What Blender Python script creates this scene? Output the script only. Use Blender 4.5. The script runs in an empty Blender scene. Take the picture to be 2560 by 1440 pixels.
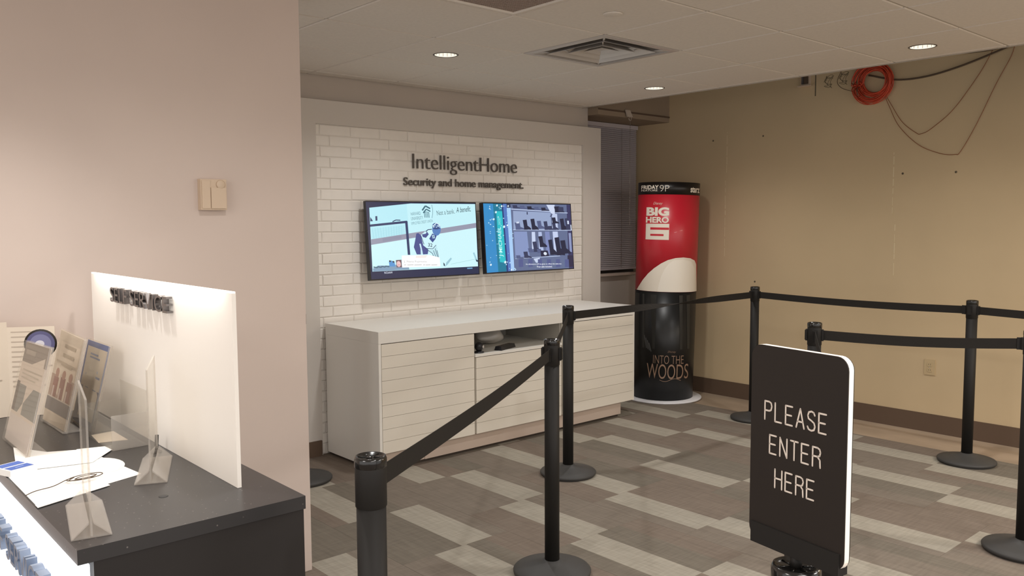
import bpy, bmesh, math, random
from mathutils import Vector, Matrix
random.seed(7)
C = bpy.context.scene.collection
SC = bpy.context.scene
PI = math.pi

# ------------------------------------------------------------------ camera, world, lights, exposure
cam_d = bpy.data.cameras.new('camera'); cam = bpy.data.objects.new('camera', cam_d); C.objects.link(cam)
yaw, pitch, roll = math.radians(41.56), math.radians(-4.47), math.radians(-0.29)
fwd = Vector((math.sin(yaw)*math.cos(pitch), math.cos(yaw)*math.cos(pitch), math.sin(pitch)))
rt0 = Vector((math.cos(yaw), -math.sin(yaw), 0)); up0 = rt0.cross(fwd)
rt = rt0*math.cos(roll) + up0*math.sin(roll); up = -rt0*math.sin(roll) + up0*math.cos(roll)
M = Matrix((rt, up, -fwd)).transposed().to_4x4(); M.translation = Vector((0, 0, 1.5))
cam.matrix_world = M
cam_d.sensor_width = 36; cam_d.lens = 2103.36/2560*36; cam_d.clip_start = .02
SC.camera = cam
SC.view_settings.view_transform = 'Standard'; SC.view_settings.look = 'None'
SC.view_settings.gamma = 1; SC.view_settings.use_curve_mapping = False
SC.view_settings.exposure = 1.08
W = bpy.data.worlds.new('world'); SC.world = W; W.use_nodes = True
W.node_tree.nodes['Background'].inputs[0].default_value = (1, .965, .94, 1)   # the lit rest of the store
W.node_tree.nodes['Background'].inputs[1].default_value = .66
def area_light(name, loc, sx, sy, power, col=(1, .95, .90)):
    d = bpy.data.lights.new(name, 'AREA'); d.shape = 'RECTANGLE'; d.size = sx; d.size_y = sy; d.energy = power; d.color = col
    o = bpy.data.objects.new(name, d); C.objects.link(o); o.location = loc
    return o
# unseen area fill lights, added behind and beside the camera
area_light('fill_area_light', (0.2, -0.9, 2.40), 1.2, .6, 16)
area_light('fill_area_light', (3.3, -1.3, 2.40), 1.2, .6, 34)
area_light('fill_area_light', (-1.6, 1.2, 2.40), 1.2, .6, 20)
area_light('fill_area_light', (5.6, -0.6, 2.40), 1.2, .6, 26, (1, .88, .72))
SPOT_POWER = 21

# ------------------------------------------------------------------ materials
def S(r, g, b):
    f = lambda c: c/12.92 if c <= .04045 else ((c+.055)/1.055)**2.4
    return (f(r/255), f(g/255), f(b/255), 1)
MATS = {}
def mat(name, col, rough=.6, metal=0, spec=.5, emit=None, estr=0, var=0, scale=8, stretch=(1, 1, 1), bump=0, trans=0, alpha=1, detail=4, coat=0, objrand=0, weave=0):
    m = bpy.data.materials.new(name); m.use_nodes = True; nt = m.node_tree; p = nt.nodes['Principled BSDF']
    p.inputs['Base Color'].default_value = col; p.inputs['Roughness'].default_value = rough
    p.inputs['Metallic'].default_value = metal; p.inputs['Specular IOR Level'].default_value = spec
    p.inputs['Transmission Weight'].default_value = trans; p.inputs['Coat Weight'].default_value = coat
    if emit: p.inputs['Emission Color'].default_value = emit; p.inputs['Emission Strength'].default_value = estr
    if var or bump:
        tc = nt.nodes.new('ShaderNodeTexCoord'); mp = nt.nodes.new('ShaderNodeMapping'); mp.inputs['Scale'].default_value = stretch
        nz = nt.nodes.new('ShaderNodeTexNoise'); nz.inputs['Scale'].default_value = scale; nz.inputs['Detail'].default_value = detail
        nt.links.new(tc.outputs['Object'], mp.inputs['Vector'])
        if objrand:
            oi = nt.nodes.new('ShaderNodeObjectInfo'); ma = nt.nodes.new('ShaderNodeMath'); ma.operation = 'MULTIPLY'; ma.inputs[1].default_value = 37.
            ad = nt.nodes.new('ShaderNodeVectorMath'); ad.operation = 'ADD'
            nt.links.new(oi.outputs['Random'], ma.inputs[0]); nt.links.new(mp.outputs['Vector'], ad.inputs[0]); nt.links.new(ma.outputs[0], ad.inputs[1])
            nt.links.new(ad.outputs[0], nz.inputs['Vector'])
        else: nt.links.new(mp.outputs['Vector'], nz.inputs['Vector'])
        fac = nz.outputs['Fac']
        if weave:
            mp2 = nt.nodes.new('ShaderNodeMapping'); mp2.inputs['Scale'].default_value = (stretch[1], stretch[0], 1); mp2.inputs['Location'].default_value = (3.1, 7.7, 0)
            nz2 = nt.nodes.new('ShaderNodeTexNoise'); nz2.inputs['Scale'].default_value = scale*1.3; nz2.inputs['Detail'].default_value = detail
            av = nt.nodes.new('ShaderNodeMix'); av.data_type = 'FLOAT'; av.inputs[0].default_value = weave
            nt.links.new((ad.outputs[0] if objrand else mp.outputs['Vector']), mp2.inputs['Vector'])
            nt.links.new(tc.outputs['Object'], mp2.inputs['Vector']); nt.links.new(mp2.outputs['Vector'], nz2.inputs['Vector'])
            nt.links.new(nz.outputs['Fac'], av.inputs[2]); nt.links.new(nz2.outputs['Fac'], av.inputs[3]); fac = av.outputs[0]
        if var:
            mx = nt.nodes.new('ShaderNodeMix'); mx.data_type = 'RGBA'
            mx.inputs[6].default_value = tuple(c*(1-var) for c in col[:3])+(1,); mx.inputs[7].default_value = tuple(min(1, c*(1+var)) for c in col[:3])+(1,)
            cr = nt.nodes.new('ShaderNodeMapRange'); cr.inputs[1].default_value = .36 if weave else .3; cr.inputs[2].default_value = .64 if weave else .7
            nt.links.new(fac, cr.inputs[0]); nt.links.new(cr.outputs[0], mx.inputs[0]); nt.links.new(mx.outputs[2], p.inputs['Base Color'])
        if bump:
            bp = nt.nodes.new('ShaderNodeBump'); bp.inputs['Strength'].default_value = bump; bp.inputs['Distance'].default_value = .004
            nt.links.new(nz.outputs['Fac'], bp.inputs['Height']); nt.links.new(bp.outputs[0], p.inputs['Normal'])
    MATS[name] = m
    return m
mat('wall_beige', S(206, 190, 180), .8, var=.025, scale=2.2)
mat('wall_paint', S(190, 180, 170), .8, var=.02, scale=3)
mat('drywall_tan', S(200, 178, 143), .75, var=.04, scale=1.6, spec=.25)
mat('drywall_patch', S(214, 198, 164), .8)
mat('header_board', S(150, 132, 112), .85, var=.06, scale=3)
mat('frame_grey', S(205, 198, 190), .6)
mat('brick_white', S(232, 226, 218), .65, var=.02, scale=14, bump=.15, objrand=1)
mat('mortar_white', S(222, 216, 208), .8)
mat('ceiling_tile_white', S(220, 212, 202), .9, var=.03, scale=60, bump=.08, objrand=1)
mat('tee_white', S(178, 170, 160), .6)
mat('plenum_dark', S(70, 60, 50), .9)
mat('carpet_light', S(154, 148, 136), .95, var=.115, scale=60, stretch=(1, .09, 1), bump=.2, objrand=1, spec=.1, weave=.5, detail=5)
mat('carpet_brown', S(119, 108, 98), .95, var=.115, scale=60, stretch=(1, .09, 1), bump=.2, objrand=1, spec=.1, weave=.5, detail=5)
mat('carpet_grey', S(114, 107, 97), .95, var=.115, scale=60, stretch=(1, .09, 1), bump=.2, objrand=1, spec=.1, weave=.5, detail=5)
mat('carpet_taupe', S(121, 112, 102), .95, var=.115, scale=60, stretch=(1, .09, 1), bump=.2, objrand=1, spec=.1, weave=.5, detail=5)
mat('subfloor', S(160, 142, 122), .9, var=.2, scale=3.2, stretch=(1, .45, 1), detail=6, spec=.15)
mat('baseboard_brown', S(96, 78, 64), .6, spec=.3)
mat('laminate_white', S(232, 229, 222), .38)
mat('laminate_cream', S(226, 219, 206), .45)
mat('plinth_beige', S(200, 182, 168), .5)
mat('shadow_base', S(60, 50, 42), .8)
mat('black_metal', S(34, 32, 30), .58, spec=.25)
mat('black_gloss', S(28, 27, 26), .16, spec=.6)
mat('black_rubber', S(62, 61, 60), .55, spec=.35)
mat('belt_black', S(40, 37, 34), .8, var=.1, scale=300, spec=.2)
mat('sign_black', S(38, 32, 28), .55, spec=.3)
mat('sign_white', S(250, 240, 228), .5, emit=S(255, 246, 236), estr=.05)
mat('print_white', S(226, 214, 202), .6)
mat('letter_grey', S(88, 82, 78), .45)
mat('tv_black', S(26, 28, 36), .25)
mat('tv_back', S(20, 20, 22), .5)
mat('downlight_white', S(250, 248, 240), .35, emit=S(255, 250, 240), estr=.16)
mat('lamp_glow', S(255, 250, 240), .5, emit=S(255, 250, 238), estr=.7)
mat('trim_ring_grey', S(96, 88, 80), .5)
mat('metal_white', S(190, 184, 178), .4)
mat('alu', S(196, 190, 184), .4, metal=.15)
mat('grille_brown', S(160, 142, 130), .7)
mat('blind_slat', S(190, 182, 184), .45)
mat('night_glass', S(14, 15, 20), .08)
mat('window_frame_dark', S(60, 56, 54), .5)
mat('plastic_cream', S(206, 184, 160), .5)
mat('plastic_tan', S(190, 168, 130), .5)
mat('cable_orange', S(208, 78, 48), .5)
mat('cable_black', S(84, 68, 52), .6)
mat('cord_rust', S(140, 84, 50), .6)
mat('pencil', S(96, 86, 70), .9)
mat('counter_body', S(44, 41, 40), .5, spec=.3)
mat('acrylic_frost', S(236, 230, 222), .5, emit=S(255, 244, 230), estr=.05)
mat('acrylic_glow', S(255, 255, 255), .4, emit=S(246, 250, 255), estr=.8)
mat('acrylic_edge_glow', S(255, 250, 240), .4, emit=S(255, 250, 240), estr=.5)
mat('letter_chrome', S(120, 116, 116), .22, metal=.85)
mat('letter_steel', S(118, 130, 150), .4, metal=.2)
mat('paper', S(248, 247, 244), .75)
mat('paper_warm', S(222, 208, 190), .75)
mat('tube_white', S(226, 226, 230), .4)
mat('bubble_wrap', S(190, 186, 180), .3, alpha=1)
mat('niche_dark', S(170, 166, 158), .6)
mat('remote_black', S(34, 34, 38), .4)
mat('bead_white', S(150, 140, 132), .4)
mat('tape_white', S(190, 176, 162), .7)

def glass(name, tint, rough=.03, edge=None):
    # thin clear acrylic: mostly see-through with a soft glossy sheen
    m = bpy.data.materials.new(name); m.use_nodes = True; nt = m.node_tree
    for n in list(nt.nodes): nt.nodes.remove(n)
    o = nt.nodes.new('ShaderNodeOutputMaterial'); tr = nt.nodes.new('ShaderNodeBsdfTransparent'); tr.inputs[0].default_value = (*tint, 1)
    gl = nt.nodes.new('ShaderNodeBsdfGlossy'); gl.inputs['Roughness'].default_value = rough; gl.inputs[0].default_value = (.95, .93, .9, 1)
    df = nt.nodes.new('ShaderNodeBsdfDiffuse'); df.inputs[0].default_value = (.85, .82, .78, 1)
    lw = nt.nodes.new('ShaderNodeLayerWeight'); lw.inputs[0].default_value = .5
    pw = nt.nodes.new('ShaderNodeMath'); pw.operation = 'POWER'; pw.inputs[1].default_value = 3.; ml = nt.nodes.new('ShaderNodeMath'); ml.operation = 'MULTIPLY'; ml.inputs[1].default_value = .16
    nt.links.new(lw.outputs['Facing'], pw.inputs[0]); nt.links.new(pw.outputs[0], ml.inputs[0])
    m1 = nt.nodes.new('ShaderNodeMixShader'); m2 = nt.nodes.new('ShaderNodeMixShader'); m2.inputs[0].default_value = edge or .06
    nt.links.new(ml.outputs[0], m1.inputs[0]); nt.links.new(tr.outputs[0], m1.inputs[1]); nt.links.new(gl.outputs[0], m1.inputs[2])
    nt.links.new(m1.outputs[0], m2.inputs[1]); nt.links.new(df.outputs[0], m2.inputs[2]); nt.links.new(m2.outputs[0], o.inputs[0])
    MATS[name] = m
glass('acrylic_clear', (.97, .96, .94))
glass('acrylic_rim', (.93, .91, .89), .15, .17)

def col_mat(name, kind, strength=1., rough=.5, coat=0):
    m = bpy.data.materials.new(name); m.use_nodes = True; nt = m.node_tree; p = nt.nodes['Principled BSDF']
    a = nt.nodes.new('ShaderNodeAttribute'); a.attribute_name = 'col'
    if kind == 'emit':
        p.inputs['Base Color'].default_value = (.01, .01, .015, 1); p.inputs['Roughness'].default_value = .25
        nt.links.new(a.outputs['Color'], p.inputs['Emission Color']); p.inputs['Emission Strength'].default_value = strength
    else:
        nt.links.new(a.outputs['Color'], p.inputs['Base Color']); p.inputs['Roughness'].default_value = rough; p.inputs['Coat Weight'].default_value = coat
        p.inputs['Coat Roughness'].default_value = .12
    MATS[name] = m
col_mat('screen_print', 'emit', .48)
col_mat('ink_print', 'ink', rough=.55)
col_mat('gloss_print', 'ink', rough=.42)

mat('poster_red', S(190, 34, 48), .34, coat=.1); mat('poster_black', S(27, 27, 27), .36, spec=.4); mat('poster_band', S(26, 22, 20), .34, spec=.4)
# speckled dark quartz
m = mat('quartz_dark', S(54, 53, 54), .3, spec=.5)
nt = m.node_tree; p = nt.nodes['Principled BSDF']
tc = nt.nodes.new('ShaderNodeTexCoord'); vo = nt.nodes.new('ShaderNodeTexVoronoi'); vo.inputs['Scale'].default_value = 55
rmp = nt.nodes.new('ShaderNodeValToRGB'); rmp.color_ramp.elements[0].position = .05; rmp.color_ramp.elements[0].color = S(120, 116, 112)
rmp.color_ramp.elements[1].position = .13; rmp.color_ramp.elements[1].color = S(54, 53, 54)
nt.links.new(tc.outputs['Object'], vo.inputs['Vector']); nt.links.new(vo.outputs['Distance'], rmp.inputs[0]); nt.links.new(rmp.outputs[0], p.inputs['Base Color'])

# ------------------------------------------------------------------ mesh helpers
def box(bm, x0, x1, y0, y1, z0, z1, mi=0):
    v = [bm.verts.new(q) for q in ((x0, y0, z0), (x1, y0, z0), (x1, y1, z0), (x0, y1, z0), (x0, y0, z1), (x1, y0, z1), (x1, y1, z1), (x0, y1, z1))]
    fs = [bm.faces.new([v[i] for i in q]) for q in ((0, 3, 2, 1), (4, 5, 6, 7), (0, 1, 5, 4), (1, 2, 6, 5), (2, 3, 7, 6), (3, 0, 4, 7))]
    for f in fs: f.material_index = mi
    return v, fs
def NB(): return bmesh.new()
def bevel(bm, w, seg=2, ang=.5):
    es = [e for e in bm.edges if len(e.link_faces) == 2 and e.calc_face_angle(0) > ang]
    bmesh.ops.bevel(bm, geom=es, offset=w, segments=seg, affect='EDGES', profile=.5)
def lathe(bm, prof, n=32, mi=0, cx=0, cy=0, close=True):
    rings = []
    for r, z in prof:
        if r < 1e-6: rings.append([bm.verts.new((cx, cy, z))])
        else: rings.append([bm.verts.new((cx+r*math.cos(2*PI*k/n), cy+r*math.sin(2*PI*k/n), z)) for k in range(n)])
    for a, b in zip(rings, rings[1:]):
        for k in range(n):
            q = [a[k % len(a)], a[(k+1) % len(a)], b[(k+1) % len(b)], b[k % len(b)]]
            u = []
            for t in q:
                if t not in u: u.append(t)
            if len(u) > 2: f = bm.faces.new(u); f.material_index = mi; f.smooth = True
    return rings
def tube(bm, pts, r, n=8, mi=0, closed=False, r2=None):
    pts = [Vector(q) for q in pts]; L = len(pts); rings = []
    ref = Vector((0, 0, 1))
    for i, q in enumerate(pts):
        a = pts[(i-1) % L] if (closed or i > 0) else q; b = pts[(i+1) % L] if (closed or i < L-1) else q
        t = (b-a).normalized()
        s = t.cross(ref)
        if s.length < .1: s = t.cross(Vector((1, 0, 0)))
        s.normalize(); u = s.cross(t).normalized()
        rings.append([bm.verts.new(q + (s*math.cos(2*PI*k/n)+u*math.sin(2*PI*k/n))*r) for k in range(n)])
    for i in range(L if closed else L-1):
        a, b = rings[i], rings[(i+1) % L]
        for k in range(n):
            f = bm.faces.new([a[k], a[(k+1) % n], b[(k+1) % n], b[k]]); f.smooth = True; f.material_index = mi
    if not closed:
        bm.faces.new(rings[0][::-1]).material_index = mi; bm.faces.new(rings[-1]).material_index = mi
def prism(bm, pts, z0, z1, mi=0):
    # vertical prism over a polygon in x, y
    a = [bm.verts.new((x, y, z0)) for x, y in pts]; b = [bm.verts.new((x, y, z1)) for x, y in pts]
    n = len(pts); fs = [bm.faces.new(a[::-1]), bm.faces.new(b)]
    for i in range(n): fs.append(bm.faces.new([a[i], a[(i+1) % n], b[(i+1) % n], b[i]]))
    for f in fs: f.material_index = mi
    return fs
def rrect(w, h, r, n=6):
    out = []
    for cx, cy, a0 in ((w/2-r, h/2-r, 0), (-w/2+r, h/2-r, PI/2), (-w/2+r, -h/2+r, PI), (w/2-r, -h/2+r, 1.5*PI)):
        for k in range(n+1): a = a0+PI/2*k/n; out.append((cx+r*math.cos(a), cy+r*math.sin(a)))
    return out
def mesh(name, bm, mats):
    bmesh.ops.recalc_face_normals(bm, faces=bm.faces[:])
    me = bpy.data.meshes.new(name); bm.to_mesh(me); bm.free()
    for q in (mats if isinstance(mats, (list, tuple)) else [mats]): me.materials.append(MATS[q])
    return me
def obj(name, bm, mats, parent=None, loc=None, rot=None):
    me = bm if isinstance(bm, bpy.types.Mesh) else mesh(name, bm, mats)
    o = bpy.data.objects.new(name, me); C.objects.link(o)
    if parent: o.parent = parent
    if loc: o.location = loc
    if rot: o.rotation_euler = rot
    return o
def tag(o, label, cat, group=None):
    o['label'] = label; o['category'] = cat
    if group: o['group'] = group
    return o
def thing(name, label, cat, loc=(0, 0, 0), rz=0, group=None):
    o = bpy.data.objects.new(name, None); C.objects.link(o); o.empty_display_size = .1
    o.location = loc; o.rotation_euler = (0, 0, rz)
    return tag(o, label, cat, group)
def struct(name, bm, mats):
    o = obj(name, bm, mats); o['kind'] = 'structure'; return o
def dup(root, loc, rz, label=None):
    r = root.copy(); C.objects.link(r); r.location = loc; r.rotation_euler = (0, 0, rz)
    if label: r['label'] = label
    for ch in list(root.children):
        c = ch.copy(); C.objects.link(c); c.parent = r
        for g in ch.children:
            d = g.copy(); C.objects.link(d); d.parent = c
    return r

# ------------------------------------------------------------------ text helpers
_tc = {}
def text_bm(s, extrude=0, offset=0, shear=0):
    cu = bpy.data.curves.new('txt', 'FONT'); cu.body = s; cu.size = 1; cu.extrude = extrude; cu.offset = offset; cu.shear = shear
    cu.resolution_u = 4; cu.align_x = 'LEFT'
    o = bpy.data.objects.new('txt', cu); C.objects.link(o)
    dg = bpy.context.evaluated_depsgraph_get(); dg.update()
    me = bpy.data.meshes.new_from_object(o.evaluated_get(dg))
    bm = bmesh.new(); bm.from_mesh(me)
    bpy.data.objects.remove(o); bpy.data.curves.remove(cu); bpy.data.meshes.remove(me)
    bmesh.ops.remove_doubles(bm, verts=bm.verts[:], dist=1e-5)
    return bm
def text_flat(s, offset=0, shear=0):
    k = (s, offset, shear)
    if k not in _tc:
        bm = text_bm(s, 0, offset, shear)
        bmesh.ops.triangulate(bm, faces=bm.faces[:]); bm.verts.index_update()
        vs = [(v.co.x, v.co.y) for v in bm.verts]; fs = [[v.index for v in f.verts] for f in bm.faces]; bm.free()
        x0 = min(v[0] for v in vs); x1 = max(v[0] for v in vs); y0 = min(v[1] for v in vs); y1 = max(v[1] for v in vs)
        _tc[k] = ([((x-x0)/(x1-x0), (y-y0)/(y1-y0)) for x, y in vs], fs)
    return _tc[k]
def raised_letters(s, w, h, depth, fmap, matname, parent, offset=0, shear=0):
    # one mesh per letter; fmap(u, v, d) -> point, u along, v up, d out of the wall
    bm = text_bm(s, .5, offset, shear)
    xs = [v.co.x for v in bm.verts]; ys = [v.co.y for v in bm.verts]
    x0, x1, y0, y1 = min(xs), max(xs), min(ys), max(ys)
    seen = set(); comps = []
    for v in bm.verts:
        if v in seen: continue
        st = [v]; seen.add(v); comp = []
        while st:
            a = st.pop(); comp.append(a)
            for e in a.link_edges:
                b = e.other_vert(a)
                if b not in seen: seen.add(b); st.append(b)
        comps.append(comp)
    comps.sort(key=lambda c: -len(c))
    groups = []
    for c in comps:
        a, b = min(v.co.x for v in c), max(v.co.x for v in c); hit = None
        for g in groups:
            ov = min(b, g[1])-max(a, g[0])
            if ov > .6*min(b-a, g[1]-g[0]): hit = g; break
        if hit: hit[0] = min(a, hit[0]); hit[1] = max(b, hit[1]); hit[2].extend(c)
        else: groups.append([a, b, list(c)])
    groups.sort(key=lambda g: g[0])
    for g in groups:
        vs = g[2]; idx = {v: i for i, v in enumerate(vs)}; fs = set(f for v in vs for f in v.link_faces)
        nb = NB()
        nv = [nb.verts.new(fmap((v.co.x-x0)/(x1-x0)*w, (v.co.y-y0)/(y1-y0)*h, (v.co.z+.5)*depth)) for v in vs]
        for f in fs:
            try: nb.faces.new([nv[idx[v]] for v in f.verts])
            except ValueError: pass
        obj('letter', nb, matname, parent)
    bm.free()

class Pic:
    """flat print: coloured polygons in picture units, stacked in thin layers"""
    def __init__(s): s.items = []; s.n = 0
    def poly(s, pts, col, step=1):
        s.n += step; s.items.append(([tuple(q) for q in pts], [list(range(len(pts)))], col, s.n))
    def rect(s, x0, y0, x1, y1, col): s.poly([(x0, y0), (x1, y0), (x1, y1), (x0, y1)], col)
    def line(s, pts, w, col):
        for (ax, ay), (bx, by) in zip(pts, pts[1:]):
            L = math.hypot(bx-ax, by-ay) or 1; nx, ny = -(by-ay)/L*w/2, (bx-ax)/L*w/2
            s.poly([(ax+nx, ay+ny), (bx+nx, by+ny), (bx-nx, by-ny), (ax-nx, ay-ny)], col)
    def ell(s, cx, cy, rx, ry, col, n=18, rot=0):
        c, sn = math.cos(rot), math.sin(rot)
        s.poly([(cx+rx*math.cos(2*PI*k/n)*c-ry*math.sin(2*PI*k/n)*sn, cy+rx*math.cos(2*PI*k/n)*sn+ry*math.sin(2*PI*k/n)*c) for k in range(n)], col)
    def text(s, t, x, y, w, h, col, rot=0, offset=0, shear=0, flip=-1):
        # x, y = lower left corner; flip=-1 when picture y runs downwards
        vs, fs = text_flat(t, offset, shear); c, sn = math.cos(rot), math.sin(rot); out = []
        for u, v in vs:
            a, b = u*w, v*h*flip; out.append((x+a*c-b*sn, y+a*sn+b*c))
        s.n += 1; s.items.append((out, fs, col, s.n))
    def build(s, name, fmap, matname, parent, eps=.00012, cuts=None):
        bm = NB(); lay = bm.loops.layers.float_color.new('col')
        for pts, fs, col, n in s.items:
            vs = [bm.verts.new((x, y, n)) for x, y in pts]
            for f in fs:
                try: nf = bm.faces.new([vs[i] for i in f])
                except ValueError: continue
                for l in nf.loops: l[lay] = col
        if cuts:
            for x in cuts: bmesh.ops.bisect_plane(bm, geom=bm.verts[:]+bm.edges[:]+bm.faces[:], plane_co=(x, 0, 0), plane_no=(1, 0, 0))
        for v in bm.verts: v.co = fmap(v.co.x, v.co.y, v.co.z*eps)
        me = bpy.data.meshes.new(name); bm.to_mesh(me); bm.free(); me.materials.append(MATS[matname])
        return obj(name, me, None, parent)
def quadmap(tl, tr, br, bl):
    # picture point -> unit square of a quadrilateral (inverse bilinear by iteration)
    def f(x, y):
        u = v = .5
        for _ in range(12):
            px = (1-v)*((1-u)*tl[0]+u*tr[0])+v*((1-u)*bl[0]+u*br[0]); py = (1-v)*((1-u)*tl[1]+u*tr[1])+v*((1-u)*bl[1]+u*br[1])
            ax = (1-v)*(tr[0]-tl[0])+v*(br[0]-bl[0]); ay = (1-v)*(tr[1]-tl[1])+v*(br[1]-bl[1])
            bx = (1-u)*(bl[0]-tl[0])+u*(br[0]-tr[0]); by = (1-u)*(bl[1]-tl[1])+u*(br[1]-tr[1])
            det = ax*by-ay*bx; ex, ey = x-px, y-py
            u += (ex*by-ey*bx)/det; v += (ax*ey-ay*ex)/det
        return u, v
    return f

# ================================================================== SETTING
ZC = 2.44; T = .615
# floor slab and the bare strip by the right wall
bm = NB(); box(bm, -3.5, 5.69, -3.5, 4.90, -.12, -.008); floor = struct('floor', bm, 'carpet_brown')
bm = NB(); box(bm, 5.69, 6.14, -3.5, 5.2, -.12, -.006); box(bm, 5.2, 5.69, 4.9, 5.2, -.12, -.008)
f2 = obj('bare_strip', bm, 'subfloor', floor); f2['label'] = 'bare stained subfloor strip along the tan wall'
# carpet tiles, 0.61 m, half-drop columns, each with one light woven band
bands = {('A', 0): {3: 2.75, 2: 2.96, 1: 2.82, 0: 2.74, -1: 2.92}}
col_x = [1.41-.61, 1.41, 2.02, 2.63, 3.24, 3.85, 4.46, 5.07]
known = {(2, 3.01): 2.35, (2, 2.40): 2.19, (2, 3.62): 2.11, (2, 4.23): 2.20, (3, 3.91): 2.75, (3, 3.30): 2.965, (3, 2.69): 2.82, (3, 2.08): 2.74, (3, 1.47): 2.92,
         (4, 2.40): 3.33, (4, 1.79): 3.41, (4, 3.01): 3.45, (5, 3.30): 4.21, (5, 2.69): 3.965, (5, 2.08): 4.163, (5, 1.47): 3.915, (5, .86): 4.13,
         (6, 3.62): 4.64, (6, 3.01): 4.82, (6, 1.79): 4.77, (6, 1.18): 4.61, (7, 3.91): 5.14, (7, 3.30): 5.36, (7, 1.47): 5.16, (7, 2.08): 5.30, (1, 2.69): 1.72}
cm = ['carpet_light', 'carpet_brown', 'carpet_grey', 'carpet_taupe']
for c, x0 in enumerate(col_x):
    ph = 3.91 if c % 2 == 1 else 3.62
    for k in range(-7, 3):
        y0 = round(ph+.61*k, 2); y1 = y0+.61
        if y0 > 4.9 or y1 < -.4: continue
        b = known.get((c, y0))
        if b is None: b = x0 + random.choice([.05, .13, .22, .33, .40])
        b0 = max(x0+.0006, b); b1 = min(x0+.609, b+.185)
        xs = [(x0+.0006, b0), (b0, b1), (b1, x0+.6094)]
        bm = NB(); g = .0005; yb = min(y1, 4.90)
        cuts = []
        for i, (a, d) in enumerate(xs):
            if d-a < .004: continue
            if i == 1: cuts.append((a, d, 0))
            elif d-a > .25: mdl = a+(d-a)*random.uniform(.4, .6); cuts += [(a, mdl, random.choice([1, 2, 3])), (mdl, d, random.choice([1, 2, 3]))]
            else: cuts.append((a, d, random.choice([1, 1, 2, 3])))
        xc, yc = x0+.305, y0+.305
        for i, (a, d, mi) in enumerate(cuts):
            v, fs = box(bm, a-xc, d-xc, y0+g-yc, yb-g-yc, -.007, 0, mi)
        obj('carpet_tile', bm, cm, floor, (xc, yc, 0))

# walls
bm = NB(); box(bm, -3.5, 1.70, 3.236, 3.36, -.008, ZC+.02); struct('wall_left', bm, 'wall_beige')
bm = NB(); box(bm, .8, 5.20, 4.90, 5.05, 0, 3.1); struct('wall_back', bm, 'wall_paint')
bm = NB(); box(bm, 6.14, 6.26, -3.5, 5.4, -.12, 3.1); wr = struct('wall_right', bm, 'drywall_tan')
bm = NB(); box(bm, 5.05, 6.14, 5.14, 5.26, 0, 1.01); struct('wall_window_lower', bm, 'wall_paint')
bm = NB(); box(bm, 5.20, 6.14, 4.785, 5.26, 2.385, 3.1); hd = struct('wall_header', bm, 'header_board')
bm = NB(); box(bm, 5.201, 6.135, 4.775, 4.7845, 2.424, 2.436); t = obj('trim_strip', bm, 'baseboard_brown', hd)
bm = NB(); box(bm, 5.00, 5.2, 4.91, 5.26, 1.0, 2.385); box(bm, 5.05, 5.2, 5.05, 5.14, 0, 1.0); struct('wall_window_return', bm, 'wall_paint')
bm = NB(); box(bm, -3.5, 6.26, -3.5, 5.4, 3.1, 3.15); struct('ceiling_deck', bm, 'plenum_dark')
bm = NB(); box(bm, .8, 6.14, 5.27, 5.4, 0, 3.1); struct('wall_outer', bm, 'plenum_dark')
bm = NB(); box(bm, 6.128, 6.14, -3.5, 5.14, -.007, .125); bevel(bm, .003, 1); struct('baseboard_right', bm, 'baseboard_brown')
bm = NB(); box(bm, .8, 2.625, 4.815, 4.8295, 0, .10); bevel(bm, .003, 1); struct('baseboard_back', bm, 'baseboard_brown')
# marks on the right wall: scuffed drywall seams, screw holes, pencil scribbles
for (y, z0, z1) in ((4.172, 1.91, 2.25), (4.182, 1.2, 1.85), (2.757, 1.55, 1.99), (2.735, 1.10, 1.50)):
    bm = NB(); zz = z0
    while zz < z1:
        l = random.uniform(.03, .09); box(bm, 6.1388, 6.14, y-.0025+random.uniform(-.002, .002), y+.0025, zz, min(z1, zz+l)); zz += l+random.uniform(.004, .03)
    o = obj('seam_scuff', bm, 'drywall_patch', wr); o['kind'] = 'stuff'
for (y, z) in ((4.311, 2.188), (3.827, 2.191), (2.689, 1.834), (2.327, 1.828), (3.881, .998)):
    bm = NB(); lathe(bm, [(0, 0), (.007, 0), (.008, .002), (.004, .004), (0, .004)], 10)
    obj('screw_anchor', bm, 'pencil', wr, (6.1402, y, z), (0, -PI/2, 0))
bm = NB(); box(bm, 6.1385, 6.14, 3.374, 3.382, 2.46, 2.66); obj('pencil_line', bm, 'pencil', wr)
for cy, cz in ((3.27, 2.555), (3.15, 2.565)):
    bm = NB(); pts = [(6.1385, cy+.028*math.cos(a*1.9)+.012*math.cos(a*5.3), cz+.04*math.sin(a*1.3)+.012*math.sin(a*4.1)) for a in [k*.25 for k in range(48)]]
    tube(bm, pts, .0012, 4); o = obj('pencil_scribble', bm, 'pencil', wr)

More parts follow.
